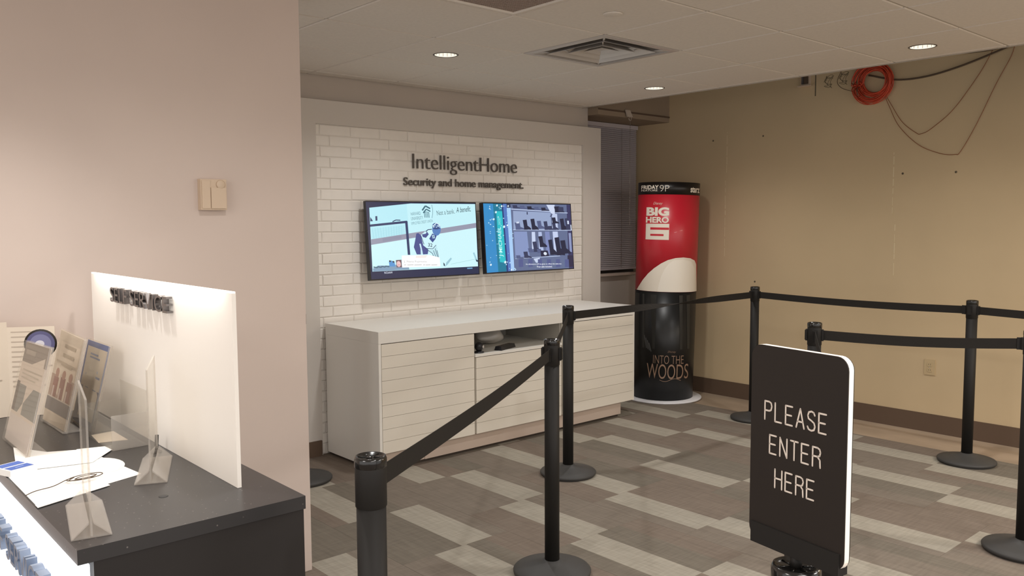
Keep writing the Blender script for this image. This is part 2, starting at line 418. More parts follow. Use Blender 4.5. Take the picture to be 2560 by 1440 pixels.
# ------------------------------------------------------------------ ceiling: backing slab above, lay-in tiles and tees
bm = NB(); box(bm, -3.5, .155, -3.5, 4.9, ZC+.02, ZC+.05); box(bm, .155, 5.125, -3.5, -.77, ZC+.02, ZC+.05); box(bm, .155, 5.125, -.77, 4.9, ZC+.16, ZC+.18)
ceil = struct('ceiling', bm, 'ceiling_tile_white')
gx = [2.615+T*k for k in range(-4, 5)]; gy = [2.31+T*k for k in range(-5, 5)]
lights = [(2.9225, 3.8475), (4.7675, 3.8475), (4.7675, 2.0025), (1.0775, 2.0025), (2.9225, .1575), (4.7675, .1575), (1.0775, .1575), (2.9225, 2.0025), (.4625, 2.6175)]
ALL_LIGHTS = lights
special = {(3.23, 2.925): 'd', (2.0, 2.31): 'g'}
def tile_bm(w, h, hole):
    bm = NB(); g = .004; b = .006; x, y = w/2-g, h/2-g
    if not hole:
        v, fs = box(bm, -x, x, -y, y, 0, .016)
        bevel_e = [e for e in bm.edges if all(q.co.z < .001 for q in e.verts)]
        bmesh.ops.bevel(bm, geom=bevel_e, offset=b, segments=1, affect='EDGES')
        return bm
    n = 32; r = .066; inner = []; outer = []; rim = []; top = []
    for k in range(n):
        a = 2*PI*k/n; c, s = math.cos(a), math.sin(a); q = min((x-b)/max(1e-6, abs(c)), (y-b)/max(1e-6, abs(s)))
        inner.append(bm.verts.new((r*c, r*s, 0))); outer.append(bm.verts.new((q*c, q*s, 0)))
        q2 = min(x/max(1e-6, abs(c)), y/max(1e-6, abs(s))); rim.append(bm.verts.new((q2*c, q2*s, b))); top.append(bm.verts.new((r*c, r*s, .016)))
    for k in range(n):
        j = (k+1) % n
        bm.faces.new([inner[k], outer[k], outer[j], inner[j]]); bm.faces.new([outer[k], rim[k], rim[j], outer[j]]); bm.faces.new([inner[k], inner[j], top[j], top[k]])
    return bm
proto = {}
for i, x in enumerate(gx):
    for j, y in enumerate(gy):
        x1 = min(x+T, 5.125); y1 = min(y+T, 4.895)
        if x1-x < .01: continue
        if x1-x < .1: x1 = 5.125
        cxx, cyy = (x+x1)/2, (y+y1)/2
        if any(abs(x-a) < .01 and abs(y-b) < .01 for a, b in special): continue
        if cyy > 3.3 and cxx < 1.3: continue
        hole = any(abs(cxx-a) < .02 and abs(cyy-b) < .02 for a, b in lights)
        key = (round(x1-x, 3), round(y1-y, 3), hole)
        if key not in proto: proto[key] = mesh('ceiling_tile', tile_bm(x1-x, y1-y, hole), 'ceiling_tile_white')
        obj('ceiling_tile', proto[key], None, ceil, (cxx, cyy, ZC))
for x in gx:
    bm = NB(); box(bm, x-.0125, x+.0125, -.77, 4.895, ZC+.005, ZC+.012); obj('ceiling_tee', bm, 'tee_white', ceil)
for y in gy:
    bm = NB(); box(bm, .155, 5.125, y-.0125, y+.0125, ZC+.0045, ZC+.0115); obj('ceiling_tee', bm, 'tee_white', ceil)
bm = NB(); box(bm, 5.125, 5.137, -.77, 4.895, ZC-.002, ZC+.05); obj('edge_trim', bm, 'tee_white', ceil)

def downlight(x, y, label, power=None, ang=150):
    t = thing('recessed_downlight', label, 'ceiling light', (x, y, ZC), 0, 'recessed downlights in the tile ceiling')
    bm = NB(); lathe(bm, [(.0630, -.0005), (.0660, -.003), (.0715, -.0015), (.0725, .0), (.0640, .002)], 40); obj('trim_ring', bm, 'trim_ring_grey', t)
    bm = NB(); lathe(bm, [(.0630, -.0005), (.0600, .03), (.0540, .07), (.045, .10)], 40); rf = obj('reflector', bm, 'downlight_white', t)
    bm = NB()
    for k in range(16):
        a = 2*PI*k/16; c, s = math.cos(a), math.sin(a)
        tube(bm, [(.0610*c, .0610*s, .004), (.0585*c, .0585*s, .03), (.0525*c, .0525*s, .07)], .0012, 5)
    o = obj('reflector_rib', bm, 'metal_white', rf); o['kind'] = 'stuff'
    bm = NB(); lathe(bm, [(0, .088), (.02, .088), (.034, .094), (.045, .10), (0, .101)], 32); obj('lamp', bm, 'lamp_glow', t)
    d = bpy.data.lights.new('downlight_bulb', 'SPOT'); d.energy = power or SPOT_POWER; d.spot_size = math.radians(ang); d.spot_blend = 1; d.shadow_soft_size = .04; d.color = (1, .985, .965)
    o = bpy.data.objects.new('downlight_bulb', d); C.objects.link(o); o.parent = t; o.location = (0, 0, -.012)
    return t
names = ['round recessed downlight over the left end of the white brick display', 'round recessed downlight near the ceiling corner by the window',
         'round recessed downlight by the ceiling edge near the orange cable coil', 'round recessed downlight above the dark service counter',
         'round recessed downlight over the near floor, second from the right', 'round recessed downlight over the near floor at the right', 'round recessed downlight close to the camera on the left',
         'x']
for (x, y), nm in list(zip(lights, names))[:7]: downlight(x, y, nm)
# (2.92, 2.00) is outside the frame; the lamp of that bay
downlight(2.9225, 2.0025, 'round recessed downlight in the bay just outside the top of the frame')

downlight(.4625, 2.6175, 'round recessed downlight added above the counter papers to brighten them, out of view', 20, 100)  # extra unseen spot, added only to brighten the counter papers
# square supply diffuser
t = thing('air_diffuser', 'square white four-way supply air diffuser in the tile ceiling', 'vent', (3.5375, 3.2325, ZC))
h = T/2-.004
def sqring(bm, a, za, b, zb, mi=0):
    A = [bm.verts.new((sx*a, sy*a, za)) for sx, sy in ((-1, -1), (1, -1), (1, 1), (-1, 1))]; B = [bm.verts.new((sx*b, sy*b, zb)) for sx, sy in ((-1, -1), (1, -1), (1, 1), (-1, 1))]
    for k in range(4): bm.faces.new([A[k], A[(k+1) % 4], B[(k+1) % 4], B[k]]).material_index = mi
bm = NB(); sqring(bm, h, -.002, h-.035, -.004); sqring(bm, h-.035, -.004, h-.04, .075); sqring(bm, h, -.002, h, .01); obj('frame', bm, 'metal_white', t)
bm = NB(); box(bm, -h+.03, h-.03, -h+.03, h-.03, .076, .082); obj('duct_neck', bm, 'plenum_dark', t)
for a, b, z in ((.212, .150, -.006), (.132, .085, -.004)):
    bm = NB(); sqring(bm, a, z, b, z+.038); sqring(bm, a, z, a-.001, z+.003); sqring(bm, a-.001, z+.003, b-.001, z+.041); obj('cone_louver', bm, 'alu', t)
bm = NB(); sqring(bm, .070, .004, .045, .020); box(bm, -.045, .045, -.045, .045, .019, .022); obj('center_cone', bm, 'metal_white', t)
bm = NB()
for sx, sy in ((1, 1), (1, -1), (-1, 1), (-1, -1)): tube(bm, [(sx*.205, sy*.205, .004), (sx*.262, sy*.262, .004)], .006, 6); tube(bm, [(sx*.128, sy*.128, .006), (sx*.155, sy*.155, .02)], .004, 6)
obj('corner_strut', bm, 'alu', t)
# return grille
t = thing('return_grille', 'brown perforated square return air grille at the top of the ceiling', 'vent', (2.3075, 2.6175, ZC))
bm = NB(); sqring(bm, h, -.002, h-.035, -.008); sqring(bm, h-.035, -.008, h-.045, .004); sqring(bm, h, -.002, h, .01); obj('frame', bm, 'ceiling_tile_white', t)
bm = NB(); box(bm, -h+.04, h-.04, -h+.04, h-.04, .003, .006); obj('backing', bm, 'grille_brown', t)
bm = NB()
for k in range(46):
    q = -h+.045+k*(2*h-.09)/45; box(bm, q-.0016, q+.0016, -h+.042, h-.042, -.001, .003); box(bm, -h+.042, h-.042, q-.0016, q+.0016, -.0012, .0028)
o = obj('grille_mesh', bm, 'grille_brown', t); o['kind'] = 'stuff'
# sprinkler cover
bm = NB(); lathe(bm, [(0, -.006), (.040, -.006), (.044, -.004), (.044, -.001), (.03, 0), (0, 0)], 32); 
tag(obj('sprinkler_cover', bm, 'ceiling_tile_white', None, (2.931, 2.608, ZC)), 'flat round white sprinkler cover plate on the ceiling', 'sprinkler cover')

# ------------------------------------------------------------------ window with blind
bm = NB(); box(bm, 5.2, 6.14, 5.19, 5.25, 1.01, 2.385); win = struct('window_1', bm, 'window_frame_dark')
bm = NB(); box(bm, 5.24, 6.10, 5.180, 5.189, 1.05, 2.36); obj('pane', bm, 'night_glass', win)
bm = NB(); box(bm, 5.2, 6.14, 5.095, 5.16, 1.01, 1.032); bevel(bm, .003, 1); obj('window_sill', bm, 'plinth_beige', win)
t = thing('venetian_blind', 'dark closed venetian blind in the window beside the brick display', 'blind', (5.66, 5.15, 1.06))
bm = NB(); box(bm, -.45, .45, -.03, .015, 1.285, 1.32); obj('headrail', bm, 'blind_slat', t)
bm = NB()
for k in range(72):
    z = .02+k*.0176
    v, fs = box(bm, -.45, .455, -.001, .001, 0, .021)
    for q in v:
        y, zz = q.co.y, q.co.z; q.co.y = y-.010+zz*.62; q.co.z = z+zz*.85
o = obj('slat', bm, 'blind_slat', t); o['kind'] = 'stuff'
bm = NB(); box(bm, -.45, .455, -.012, .008, 0, .018); obj('bottom_rail', bm, 'blind_slat', t)
for x in (-.3, .24):
    bm = NB(); tube(bm, [(x, -.016, .02), (x, -.016, 1.30)], .0015, 5); obj('ladder_cord', bm, 'bead_white', t)
t = thing('bead_chain', 'pale bead chain with plastic bracket hanging in front of the dark blind', 'chain', (5.58, 4.77, 2.39))
bm = NB(); v, fs = box(bm, -.035, .03, -.012, .002, .0, .055)
for q in v:
    if q.co.z > .03: q.co.x = q.co.x*.8-.03
bevel(bm, .006, 2); obj('bracket', bm, 'tape_white', t)
bm = NB(); tube(bm, [(.0+.016*math.cos(a), -.006, -.014+.016*math.sin(a)) for a in [2*PI*k/14 for k in range(14)]], .003, 6, closed=True); obj('ring', bm, 'tape_white', t)
bm = NB()
for k in range(66):
    bmesh.ops.create_icosphere(bm, subdivisions=1, radius=.0042, matrix=Matrix.Translation((.004*math.sin(k*.3)*.4, -.006, -.034-k*.0135)))
tube(bm, [(0, -.006, -.03), (0, -.006, -.92)], .001, 4)
o = obj('bead', bm, 'bead_white', t); o['kind'] = 'stuff'

# ================================================================== BRICK DISPLAY WALL
t = thing('display_wall_panel', 'framed white painted brick feature panel behind the two screens', 'wall panel', (2.42, 4.90, 0))
bm = NB(); X0, X1, XB0, XB1, ZT, ZB = 0, 5.285-2.42, 2.637-2.42, 5.072-2.42, 2.278, 2.128
pr = [(X0, XB0, 0, ZT), (XB1, X1, 0, ZT), (XB0, XB1, ZB, ZT)]
for a, b, c, d in pr: box(bm, a, b, -.07, -.001, c, d)
bmesh.ops.remove_doubles(bm, verts=bm.verts[:], dist=1e-5)
obj('frame', bm, 'frame_grey', t)
bm = NB(); box(bm, XB0, XB1, -.05, -.002, 0, ZB); obj('backer', bm, 'mortar_white', t)
def brick_mesh(w, h):
    bm = NB(); j = lambda a: random.uniform(-a, a); c = .0045
    b = [(0, 0), (w, 0), (w, h), (0, h)]; b = [(x+j(.0012), z+j(.0012)) for x, z in b]
    back = [bm.verts.new((x, 0, z)) for x, z in b]; mid = [bm.verts.new((x, -.0035, z)) for x, z in b]
    fr = [bm.verts.new((min(max(x, c+j(.002)), w-c+j(.002)), -.0065+j(.0010), min(max(z, c+j(.002)), h-c+j(.002)))) for x, z in b]
    for k in range(4):
        q = (k+1) % 4; bm.faces.new([back[k], back[q], mid[q], mid[k]]); bm.faces.new([mid[k], mid[q], fr[q], fr[k]])
    bm.faces.new(fr)
    return mesh('brick', bm, 'brick_white')
bl, bh, gap = .225, .0682, .0045
fulls = [brick_mesh(bl-gap, bh-gap) for _ in range(6)]
cache = {}
rows = int(round(ZB/bh)); bh2 = ZB/rows
for r in range(rows):
    z = r*bh2+gap/2; x = XB0 - (bl*.36 if r % 2 else -.03) - bl*.02*(r % 3)
    x = XB0 - (0.12 if r % 2 else .19)
    while x < XB1-.01:
        a, b = max(x, XB0), min(x+bl-gap, XB1)
        if b-a > .012 and (z > .80 or a < XB0+.10):
            jz = random.uniform(-.002, .0005)
            if b-a > bl-gap-.001: me = random.choice(fulls)
            else:
                k = round(b-a, 3)
                if k not in cache: cache[k] = brick_mesh(b-a, bh-gap)
                me = cache[k]
            o = obj('brick', me, None, t, (a, -.0495+jz*-.8, z))
        x += bl
bx, bz = 3.375-2.42, 1.865
s = raised_letters('IntelligentHome', .965, .135, .010, lambda u, v, d: Vector((bx+u, -.062-d, 1.840+v)), 'letter_grey', t, offset=-.012)
s = raised_letters('Security and home management.', 1.11, .072, .008, lambda u, v, d: Vector((3.298-2.42+u, -.062-d, 1.740+v)), 'letter_grey', t, offset=.011)

# ------------------------------------------------------------------ screens
def television(label, x0, zb):
    t = thing('wall_television', label, 'television', (x0, 4.74, zb), 0, 'flat screens on the brick panel')
    t.rotation_euler = (math.radians(-4.2), 0, 0)
    w, h = .92, .522
    bm = NB(); box(bm, 0, w, -.028, .008, 0, h); bevel(bm, .004, 2); obj('housing', bm, 'tv_black', t)
    bm = NB(); box(bm, .12, w-.12, .008, .035, .06, h-.08); bevel(bm, .01, 2); obj('rear_cover', bm, 'tv_back', t)
    bm = NB(); box(bm, w/2-.12, w/2+.12, .03, .085, .16, .36); obj('wall_bracket', bm, 'tv_back', t)
    return t, w, h
tv1, w, h = television('wall screen showing a hockey goalie beside a net on pale ice', 2.945, 1.122)
q = quadmap((250, 135), (1915, 165), (1860, 1235), (220, 1330))
def tvmap(q, w, h):
    def f(x, y, d):
        u, v = q(x, y); return Vector((u*w, -.0285-d, (1-v)*h))
    return f
P = Pic(); ICE = S(206, 245, 251); BRD = S(184, 234, 245); DK = S(44, 58, 100); NV = S(72, 82, 140); TX = S(58, 104, 120)
P.poly([(242, 150), (1900, 178), (1850, 1222), (230, 1312)], S(34, 42, 74))
P.poly([(285, 240), (880, 178), (1900, 190), (1845, 1115), (255, 1195)], ICE)
P.poly([(285, 240), (880, 178), (1900, 190), (1885, 470), (272, 712)], BRD)
P.poly([(820, 184), (1900, 190), (1885, 470), (820, 632)], S(196, 240, 248))
P.poly([(272, 712), (1885, 470), (1880, 540), (268, 795)], S(150, 152, 172))
for k in range(9): P.line([(290, 560+k*17), (760, 510+k*14)], 2.5, S(140, 200, 214))
for k in range(12): P.line([(300+k*38, 545-k*3.5), (310+k*36, 700-k*5)], 2.5, S(140, 200, 214))
for k in range(6): P.line([(430, 700+k*9), (700, 655+k*8)], 3, S(128, 132, 156))
P.line([(272, 508), (800, 452)], 34, DK); P.line([(790, 440), (786, 945)], 36, DK); P.line([(590, 450), (640, 425), (705, 428)], 14, DK)
P.poly([(355, 367), (382, 365), (380, 432), (353, 436)], DK); P.poly([(285, 378), (318, 440), (280, 444)], DK)
P.line([(1042, 282), (1096, 216), (1166, 256)], 22, TX); P.line([(1054, 320), (1104, 264), (1164, 298)], 18, TX)
for x in (1070, 1092, 1114, 1136): P.line([(x, 318), (x+2, 390)], 9, TX)
P.line([(1064, 318), (1100, 304), (1142, 318)], 8, TX)
P.line([(1192, 200), (1202, 260), (1196, 330), (1180, 398)], 5, TX)
P.text('HARVARD', 866, 360, 146, 48, TX, -.09, -.01); P.text('UNIVERSITY', 864, 430, 182, 48, TX, -.09, -.01); P.text('EMPLOYEES CREDIT UNION', 864, 498, 326, 40, TX, -.13, -.012)
P.text('Not a bank.', 1264, 358, 284, 70, S(60, 84, 92), -.10, -.006); P.text('A benefit.', 1572, 318, 242, 78, S(40, 62, 72), -.08, 0, .35)
# goalie
P.poly([(920, 628), (950, 620), (990, 655), (1005, 790), (965, 940), (898, 940), (864, 830), (890, 740)], NV)
P.poly([(975, 775), (1080, 868), (1062, 936), (990, 940)], NV)
P.poly([(985, 650), (1062, 590), (1160, 556), (1268, 668), (1215, 820), (1140, 858), (1040, 830), (1005, 790)], S(206, 244, 250))
P.line([(960, 780), (972, 860), (968, 940)], 22, S(200, 232, 244))
P.line([(1062, 600), (1100, 570), (1160, 564)], 12, DK); P.line([(985, 660), (1020, 790)], 8, DK); P.line([(1030, 850), (1145, 856), (1200, 800)], 8, DK)
P.poly([(1000, 640), (1060, 630), (1080, 596), (1105, 640), (1056, 692), (1010, 680)], NV)
P.ell(1230, 565, 66, 96, S(86, 128, 190), 20, .15); P.ell(1228, 520, 60, 50, S(64, 92, 150), 18)
for k in range(7): P.line([(1178+k*16, 505+(k % 2)*22), (1190+k*16, 540-(k % 3)*18)], 11, S(206, 232, 246))
P.line([(1175, 520), (1240, 470), (1292, 510)], 12, S(220, 240, 248)); P.line([(1180, 560), (1230, 548), (1286, 552)], 9, DK)
P.poly([(1104, 705), (1158, 628), (1222, 660), (1196, 712), (1150, 762)], S(58, 78, 140)); P.rect(1152, 650, 1190, 700, S(180, 214, 236)); P.line([(1160, 690), (1180, 660)], 8, DK)
P.text('32', 1074, 822, 66, 54, S(60, 76, 100), .12, .01)
P.poly([(1060, 872), (1150, 868), (1208, 800), (1224, 990), (1152, 990), (1128, 930)], S(192, 232, 240))
for a, b in (((1150, 880), (1180, 985)), ((1180, 850), (1204, 985)), ((1205, 880), (1220, 990))): P.line([a, b], 8, S(70, 96, 120))
P.line([(1060, 872), (1130, 925), (1150, 985)], 9, S(70, 96, 120))
P.poly([(1308, 1122), (1330, 1060), (1410, 985), (1424, 1005), (1350, 1090)], S(156, 200, 214)); P.poly([(1284, 1058), (1304, 1080), (1306, 1118), (1286, 1106)], S(40, 60, 80))
P.line([(1784, 912), (1800, 960), (1822, 1030)], 28, S(160, 206, 220)); P.poly([(1806, 1010), (1850, 1030), (1846, 1050), (1815, 1046)], S(40, 60, 80))
P.line([(1400, 1085), (1845, 1000)], 4, S(150, 200, 200))
P.poly([(256, 1150), (330, 1105), (470, 1105), (560, 1090), (760, 1130), (766, 1164), (255, 1194)], S(130, 160, 186))
for k in range(12): P.ell(275+k*18, 1128-k*1.5+(k % 3)*5, 13, 9, S(70, 100, 120), 8)
P.poly([(482, 1050), (520, 1030), (562, 1050), (566, 1118), (486, 1120)], S(88, 150, 210)); P.ell(498, 1040, 14, 14, S(50, 60, 70), 8); P.ell(546, 1050, 14, 14, S(50, 60, 70), 8)
P.poly([(582, 1024), (662, 1018), (660, 1132), (584, 1134)], S(120, 96, 104)); P.ell(618, 1082, 30, 44, S(236, 196, 196), 14); P.line([(606, 1098), (632, 1096)], 6, S(200, 90, 100))
P.poly([(672, 955), (1080, 948), (1232, 985), (1232, 1118), (662, 1136)], S(252, 252, 252)); P.poly([(880, 960), (1050, 950), (1020, 990), (870, 992)], S(244, 236, 230))
P.text('J. Nana Fujimoto', 694, 1066, 336, 34, S(150, 150, 150), 0, -.012)
for a, b in ((694, 720), (740, 830), (842, 950), (972, 1000), (1010, 1080), (1094, 1184)): P.line([(a, 1098), (b, 1095)], 12, S(206, 206, 206))
P.text('NCAAW', 404, 1228, 116, 30, S(220, 226, 240), -.04, .01)
P.line([(1650, 1148), (1736, 1143)], 16, S(120, 170, 210))
P.build('screen', tvmap(q, w, h), 'screen_print', tv1, .00008)

tv2, w, h = television('wall screen showing shelves of dark boots beside a teal banner', 3.925, 1.122)
q = quadmap((185, 172), (1505, 190), (1415, 1150), (100, 1225))
P = Pic()
P.poly([(196, 186), (1492, 202), (1404, 1138), (114, 1210)], S(50, 58, 88))
P.poly([(196, 186), (335, 188), (275, 1195), (114, 1208)], S(52, 140, 200)); P.poly([(330, 188), (450, 190), (388, 1188), (272, 1196)], S(24, 120, 150))
P.poly([(360, 300), (445, 300), (404, 1060), (312, 1050)], S(40, 190, 200)); P.poly([(450, 190), (475, 190), (415, 1186), (388, 1188)], S(40, 60, 120))
P.poly([(470, 190), (520, 192), (455, 1180), (412, 1184)], S(84, 120, 190)); P.poly([(515, 250), (572, 250), (500, 1178), (452, 1180)], S(168, 204, 244))
P.poly([(575, 195), (1488, 204), (1404, 1138), (503, 1178)], S(98, 110, 144))
for a in ([(600, 295), (1160, 318), (1140, 570), (570, 570)], ): P.poly(a, S(150, 166, 200))
P.poly([(1110, 204), (1240, 206), (1225, 340), (1165, 330)], S(206, 216, 240)); P.poly([(1180, 330), (1260, 340), (1240, 570), (1150, 570)], S(190, 202, 232))
P.poly([(570, 600), (760, 600), (750, 960), (540, 985)], S(134, 150, 194)); P.poly([(830, 605), (880, 605), (860, 850), (800, 860)], S(200, 212, 240)); P.poly([(930, 605), (980, 605), (970, 900), (900, 900)], S(176, 190, 226))
P.poly([(1150, 600), (1230, 600), (1215, 930), (1130, 930)], S(196, 208, 238)); P.poly([(1030, 600), (1100, 600), (1085, 930), (1010, 940)], S(126, 138, 186))
P.poly([(1430, 205), (1490, 206), (1404, 1138), (1330, 1140)], S(58, 58, 96)); P.poly([(1400, 620), (1440, 620), (1415, 900), (1380, 900)], S(140, 150, 190))
P.poly([(800, 1000), (900, 985), (870, 1060), (830, 1060)], S(200, 212, 238))
for a, b, c in (((575, 268), (1165, 304), 12), ((1215, 318), (1430, 325), 10), ((562, 574), (1460, 580), 9), ((535, 1000), (1215, 958), 8)): P.line([a, b], c, S(196, 210, 240))
def boot(x, y, bw, bh, c, fl=1):
    P.poly([(x, y), (x+fl*bw*.5, y), (x+fl*bw*.52, y-bh*.02), (x+fl*bw, y), (x+fl*bw*1.02, y-bh*.12), (x+fl*bw*.85, y-bh*.26), (x+fl*bw*.56, y-bh*.40), (x+fl*bw*.54, y-bh), (x-fl*bw*.02, y-bh*.96), (x+fl*bw*.02, y-bh*.4)], c)
B0, B1, B2 = S(34, 38, 62), S(54, 60, 90), S(84, 94, 132)
for x, y, a, b, c in ((600, 574, 130, 110, B2), (722, 574, 104, 150, B0), (838, 574, 104, 165, B0), (930, 560, 110, 120, B2), (1030, 576, 100, 130, B1), (1090, 576, 110, 60, B1), (1160, 576, 90, 110, B1), (1165, 480, 105, 90, B0), (1290, 576, 110, 170, B0), (1370, 570, 90, 170, B1),
                      (740, 905, 110, 60, B2), (820, 900, 110, 155, B1), (920, 830, 110, 165, B0), (1062, 945, 110, 230, B0), (1165, 950, 130, 270, B0), (1250, 925, 140, 200, B0), (665, 990, 110, 95, B1), (550, 1000, 110, 50, B2), (870, 915, 110, 60, B2)): boot(x, y, a, b, c)
for k in range(5): boot(600+k*105, 258+k*9, 120, 48, (B1, B2, B0, B2, B0)[k])
boot(1225, 318, 150, 90, B0); P.poly([(1290, 235), (1370, 240), (1365, 310), (1285, 305)], B1)
P.line([(620, 470), (660, 465)], 24, S(210, 220, 240)); P.line([(1415, 440), (1412, 490)], 26, S(210, 220, 240)); P.line([(1452, 500), (1448, 578)], 14, S(220, 230, 246))
P.line([(800, 310), (796, 350)], 16, B1); P.line([(1180, 345), (1140, 380)], 10, B1)
P.poly([(920, 880), (1030, 880), (1040, 960), (915, 970)], S(36, 38, 66)); P.ell(985, 925, 26, 24, S(220, 228, 240), 10)
P.poly([(1330, 950), (1420, 950), (1400, 1120), (1310, 1120)], S(48, 44, 70))
for x in (580, 720, 860, 1000, 1140, 1280): P.poly([(x, 1010), (x+60, 1008), (x+50, 1120), (x-14, 1124)], S(84, 92, 140))
P.text('J·MICHAEL', 372, 972, 440, 62, S(206, 252, 252), -1.50, .004); P.text('SHOES', 392, 500, 100, 34, S(170, 236, 240), -1.50, -.01)
rnd = random.Random(3)
for k in range(46):
    x = rnd.uniform(150, 560); y = rnd.uniform(200, 1180)
    if x < 196-(y-186)*.08: continue
    P.ell(x, y, rnd.uniform(3, 9), rnd.uniform(4, 12), S(196, 232, 246), 8, .4)
for x, y, r in ((372, 218, 14), (436, 228, 14), (344, 316, 15), (300, 420, 14), (430, 530, 17), (478, 510, 12), (376, 1052, 18), (172, 1090, 14), (528, 226, 12), (448, 1165, 12)): P.ell(x, y, r*.8, r*1.2, S(226, 244, 250), 10, .4)
P.text('An allowance will be given to offset the sales tax.', 664, 1098, 548, 26, S(236, 240, 250), -.015, .012); P.text('Prior sales excluded.', 826, 1132, 232, 26, S(236, 240, 250), -.015, .012)
P.build('screen', tvmap(q, w, h), 'screen_print', tv2, .00008)

# ------------------------------------------------------------------ media console
t = thing('media_console', 'long white media console with shiplap doors under the screens', 'cabinet', (2.67, 4.20, 0))
L, D, H = 2.315, .625, .858
bm = NB(); box(bm, 0, L, 0, D, .787, H); bevel(bm, .002, 1); obj('top', bm, 'laminate_white', t)
bm = NB(); box(bm, 0, .018, .001, D, .02, .7865); bevel(bm, .0015, 1); obj('side_panel', bm, 'laminate_white', t)
bm = NB(); box(bm, L-.018, L, .001, D, .12, .7865); bevel(bm, .0015, 1); obj('side_panel', bm, 'laminate_white', t)
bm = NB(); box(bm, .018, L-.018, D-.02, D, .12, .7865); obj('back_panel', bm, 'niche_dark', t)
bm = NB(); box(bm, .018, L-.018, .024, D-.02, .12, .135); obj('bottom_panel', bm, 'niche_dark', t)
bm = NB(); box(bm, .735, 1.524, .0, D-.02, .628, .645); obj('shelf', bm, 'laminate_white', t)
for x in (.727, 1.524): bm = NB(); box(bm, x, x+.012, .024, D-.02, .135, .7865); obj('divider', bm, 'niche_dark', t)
def door(x0, x1, z0, z1):
    bm = NB(); box(bm, x0+.002, x1-.002, .012, .023, z0+.002, z1-.001); d = obj('door', bm, 'laminate_cream', t)
    n = int(round((z1-z0)/.0742)); hh = (z1-z0)/n
    for k in range(n):
        bm = NB(); box(bm, x0+.0025, x1-.0025, .0005, .0118, z0+k*hh+.0009, z0+(k+1)*hh-.0009); bevel(bm, .0012, 1); obj('board', bm, 'laminate_cream', d)
door(.018, .727, .122, .783); door(.739, 1.522, .122, .625); door(1.536, L-.004, .122, .783)
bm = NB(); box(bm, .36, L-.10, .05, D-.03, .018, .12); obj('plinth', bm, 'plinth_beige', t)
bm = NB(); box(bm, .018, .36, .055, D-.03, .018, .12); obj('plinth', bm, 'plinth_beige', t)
bm = NB(); box(bm, .02, L-.12, .062, D-.04, 0, .018); obj('shadow_gap_strip', bm, 'shadow_base', t)  # dark colour stands for the shade in the gap under the plinth
# things in the open niche
def lump(name, label, cat, loc, sx, sy, sz, matname, seed):
    bm = NB(); bmesh.ops.create_icosphere(bm, subdivisions=3, radius=1); r = random.Random(seed)
    ph = [(Vector((r.uniform(-1, 1), r.uniform(-1, 1), r.uniform(-1, 1)))*5, r.uniform(0, 6)) for _ in range(6)]
    for v in bm.verts:
        k = 1+.09*sum(math.sin(v.co.dot(a)+b) for a, b in ph); v.co = Vector((v.co.x*sx*k, v.co.y*sy*k, max(-.9, v.co.z*k)*sz+.9*sz))
    for f in bm.faces: f.smooth = True
    return tag(obj(name, bm, matname, None, loc), label, cat)
lump('plastic_bag', 'crumpled clear plastic bag at the left of the console niche', 'bag', (3.50, 4.46, .6465), .07, .07, .055, 'bubble_wrap', 1)
lump('plastic_bag', 'larger crumpled clear plastic bag behind the black remote in the niche', 'bag', (3.78, 4.52, .6465), .11, .08, .055, 'bubble_wrap', 2)
t = thing('cable_remote', 'long black remote control lying in the console niche', 'remote', (3.72, 4.27, .6455), .35)
bm = NB(); v, fs = box(bm, -.10, .10, -.028, .028, 0, .026)
for q in v:
    if q.co.z > .01: q.co.x *= .93; q.co.y *= .8
bevel(bm, .006, 2); obj('body', bm, 'remote_black', t)
bm = NB()
for i in range(10):
    for j in range(3): box(bm, -.08+i*.016, -.07+i*.016, -.016+j*.012, -.008+j*.012, .0255, .028)
o = obj('button', bm, 'letter_grey', t); o['kind'] = 'stuff'
t = thing('small_camera', 'small black security camera at the left end of the niche', 'camera', (3.475, 4.25, .6455))
bm = NB(); lathe(bm, [(0, 0), (.032, 0), (.034, .006), (.022, .012), (0, .013)], 20); obj('base', bm, 'remote_black', t)
bm = NB(); bmesh.ops.create_uvsphere(bm, u_segments=18, v_segments=12, radius=.03, matrix=Matrix.Translation((0, 0, .04))); obj('body', bm, 'remote_black', t)
bm = NB(); lathe(bm, [(0, .034), (.009, .034), (.011, .03), (.011, .02)], 14); obj('lens', bm, 'alu', t, (0, 0, .04), (PI/2, 0, .6))

# ------------------------------------------------------------------ poster tube
t = thing('poster_tube', 'round promotional poster tube, red above and black below, beside the console', 'display stand', (5.70, 4.49, 0))
R0 = .256
bm = NB(); lathe(bm, [(0, 0), (.325, 0), (.33, .004), (.33, .010), (.325, .014), (0, .014)], 64); obj('base_plate', bm, 'tube_white', t)
face = math.atan2(-4.49, -5.70)
LEAN = Matrix.Rotation(math.radians(1.35), 4, Vector((.66, .75, 0)))
def lean(o): o.matrix_local = LEAN
def tubemap(s, z, d):     # s = arc length to the right as seen from the front
    a = face + math.asin(max(-.999, min(.999, s/R0))); return Vector(((R0+.0006+d)*math.cos(a), (R0+.0006+d)*math.sin(a), z))
bm = NB(); lathe(bm, [(R0-.004, .92), (R0, .92), (R0, 1.82), (R0-.004, 1.82), (R0-.004, .92)], 72); lean(obj('upper_tube', bm, 'poster_red', t))
bm = NB(); lathe(bm, [(R0-.003, 1.7185), (R0+.0003, 1.7185), (R0+.0003, 1.8202), (R0-.0045, 1.8202), (R0-.0045, 1.80)], 72); lean(obj('header_band', bm, 'poster_band', t))
bm = NB(); lathe(bm, [(R0-.0045, .014), (R0-.0005, .014), (R0-.0005, .919), (R0-.0045, .919), (R0-.0045, .014)], 72); lean(obj('lower_tube', bm, 'poster_black', t))
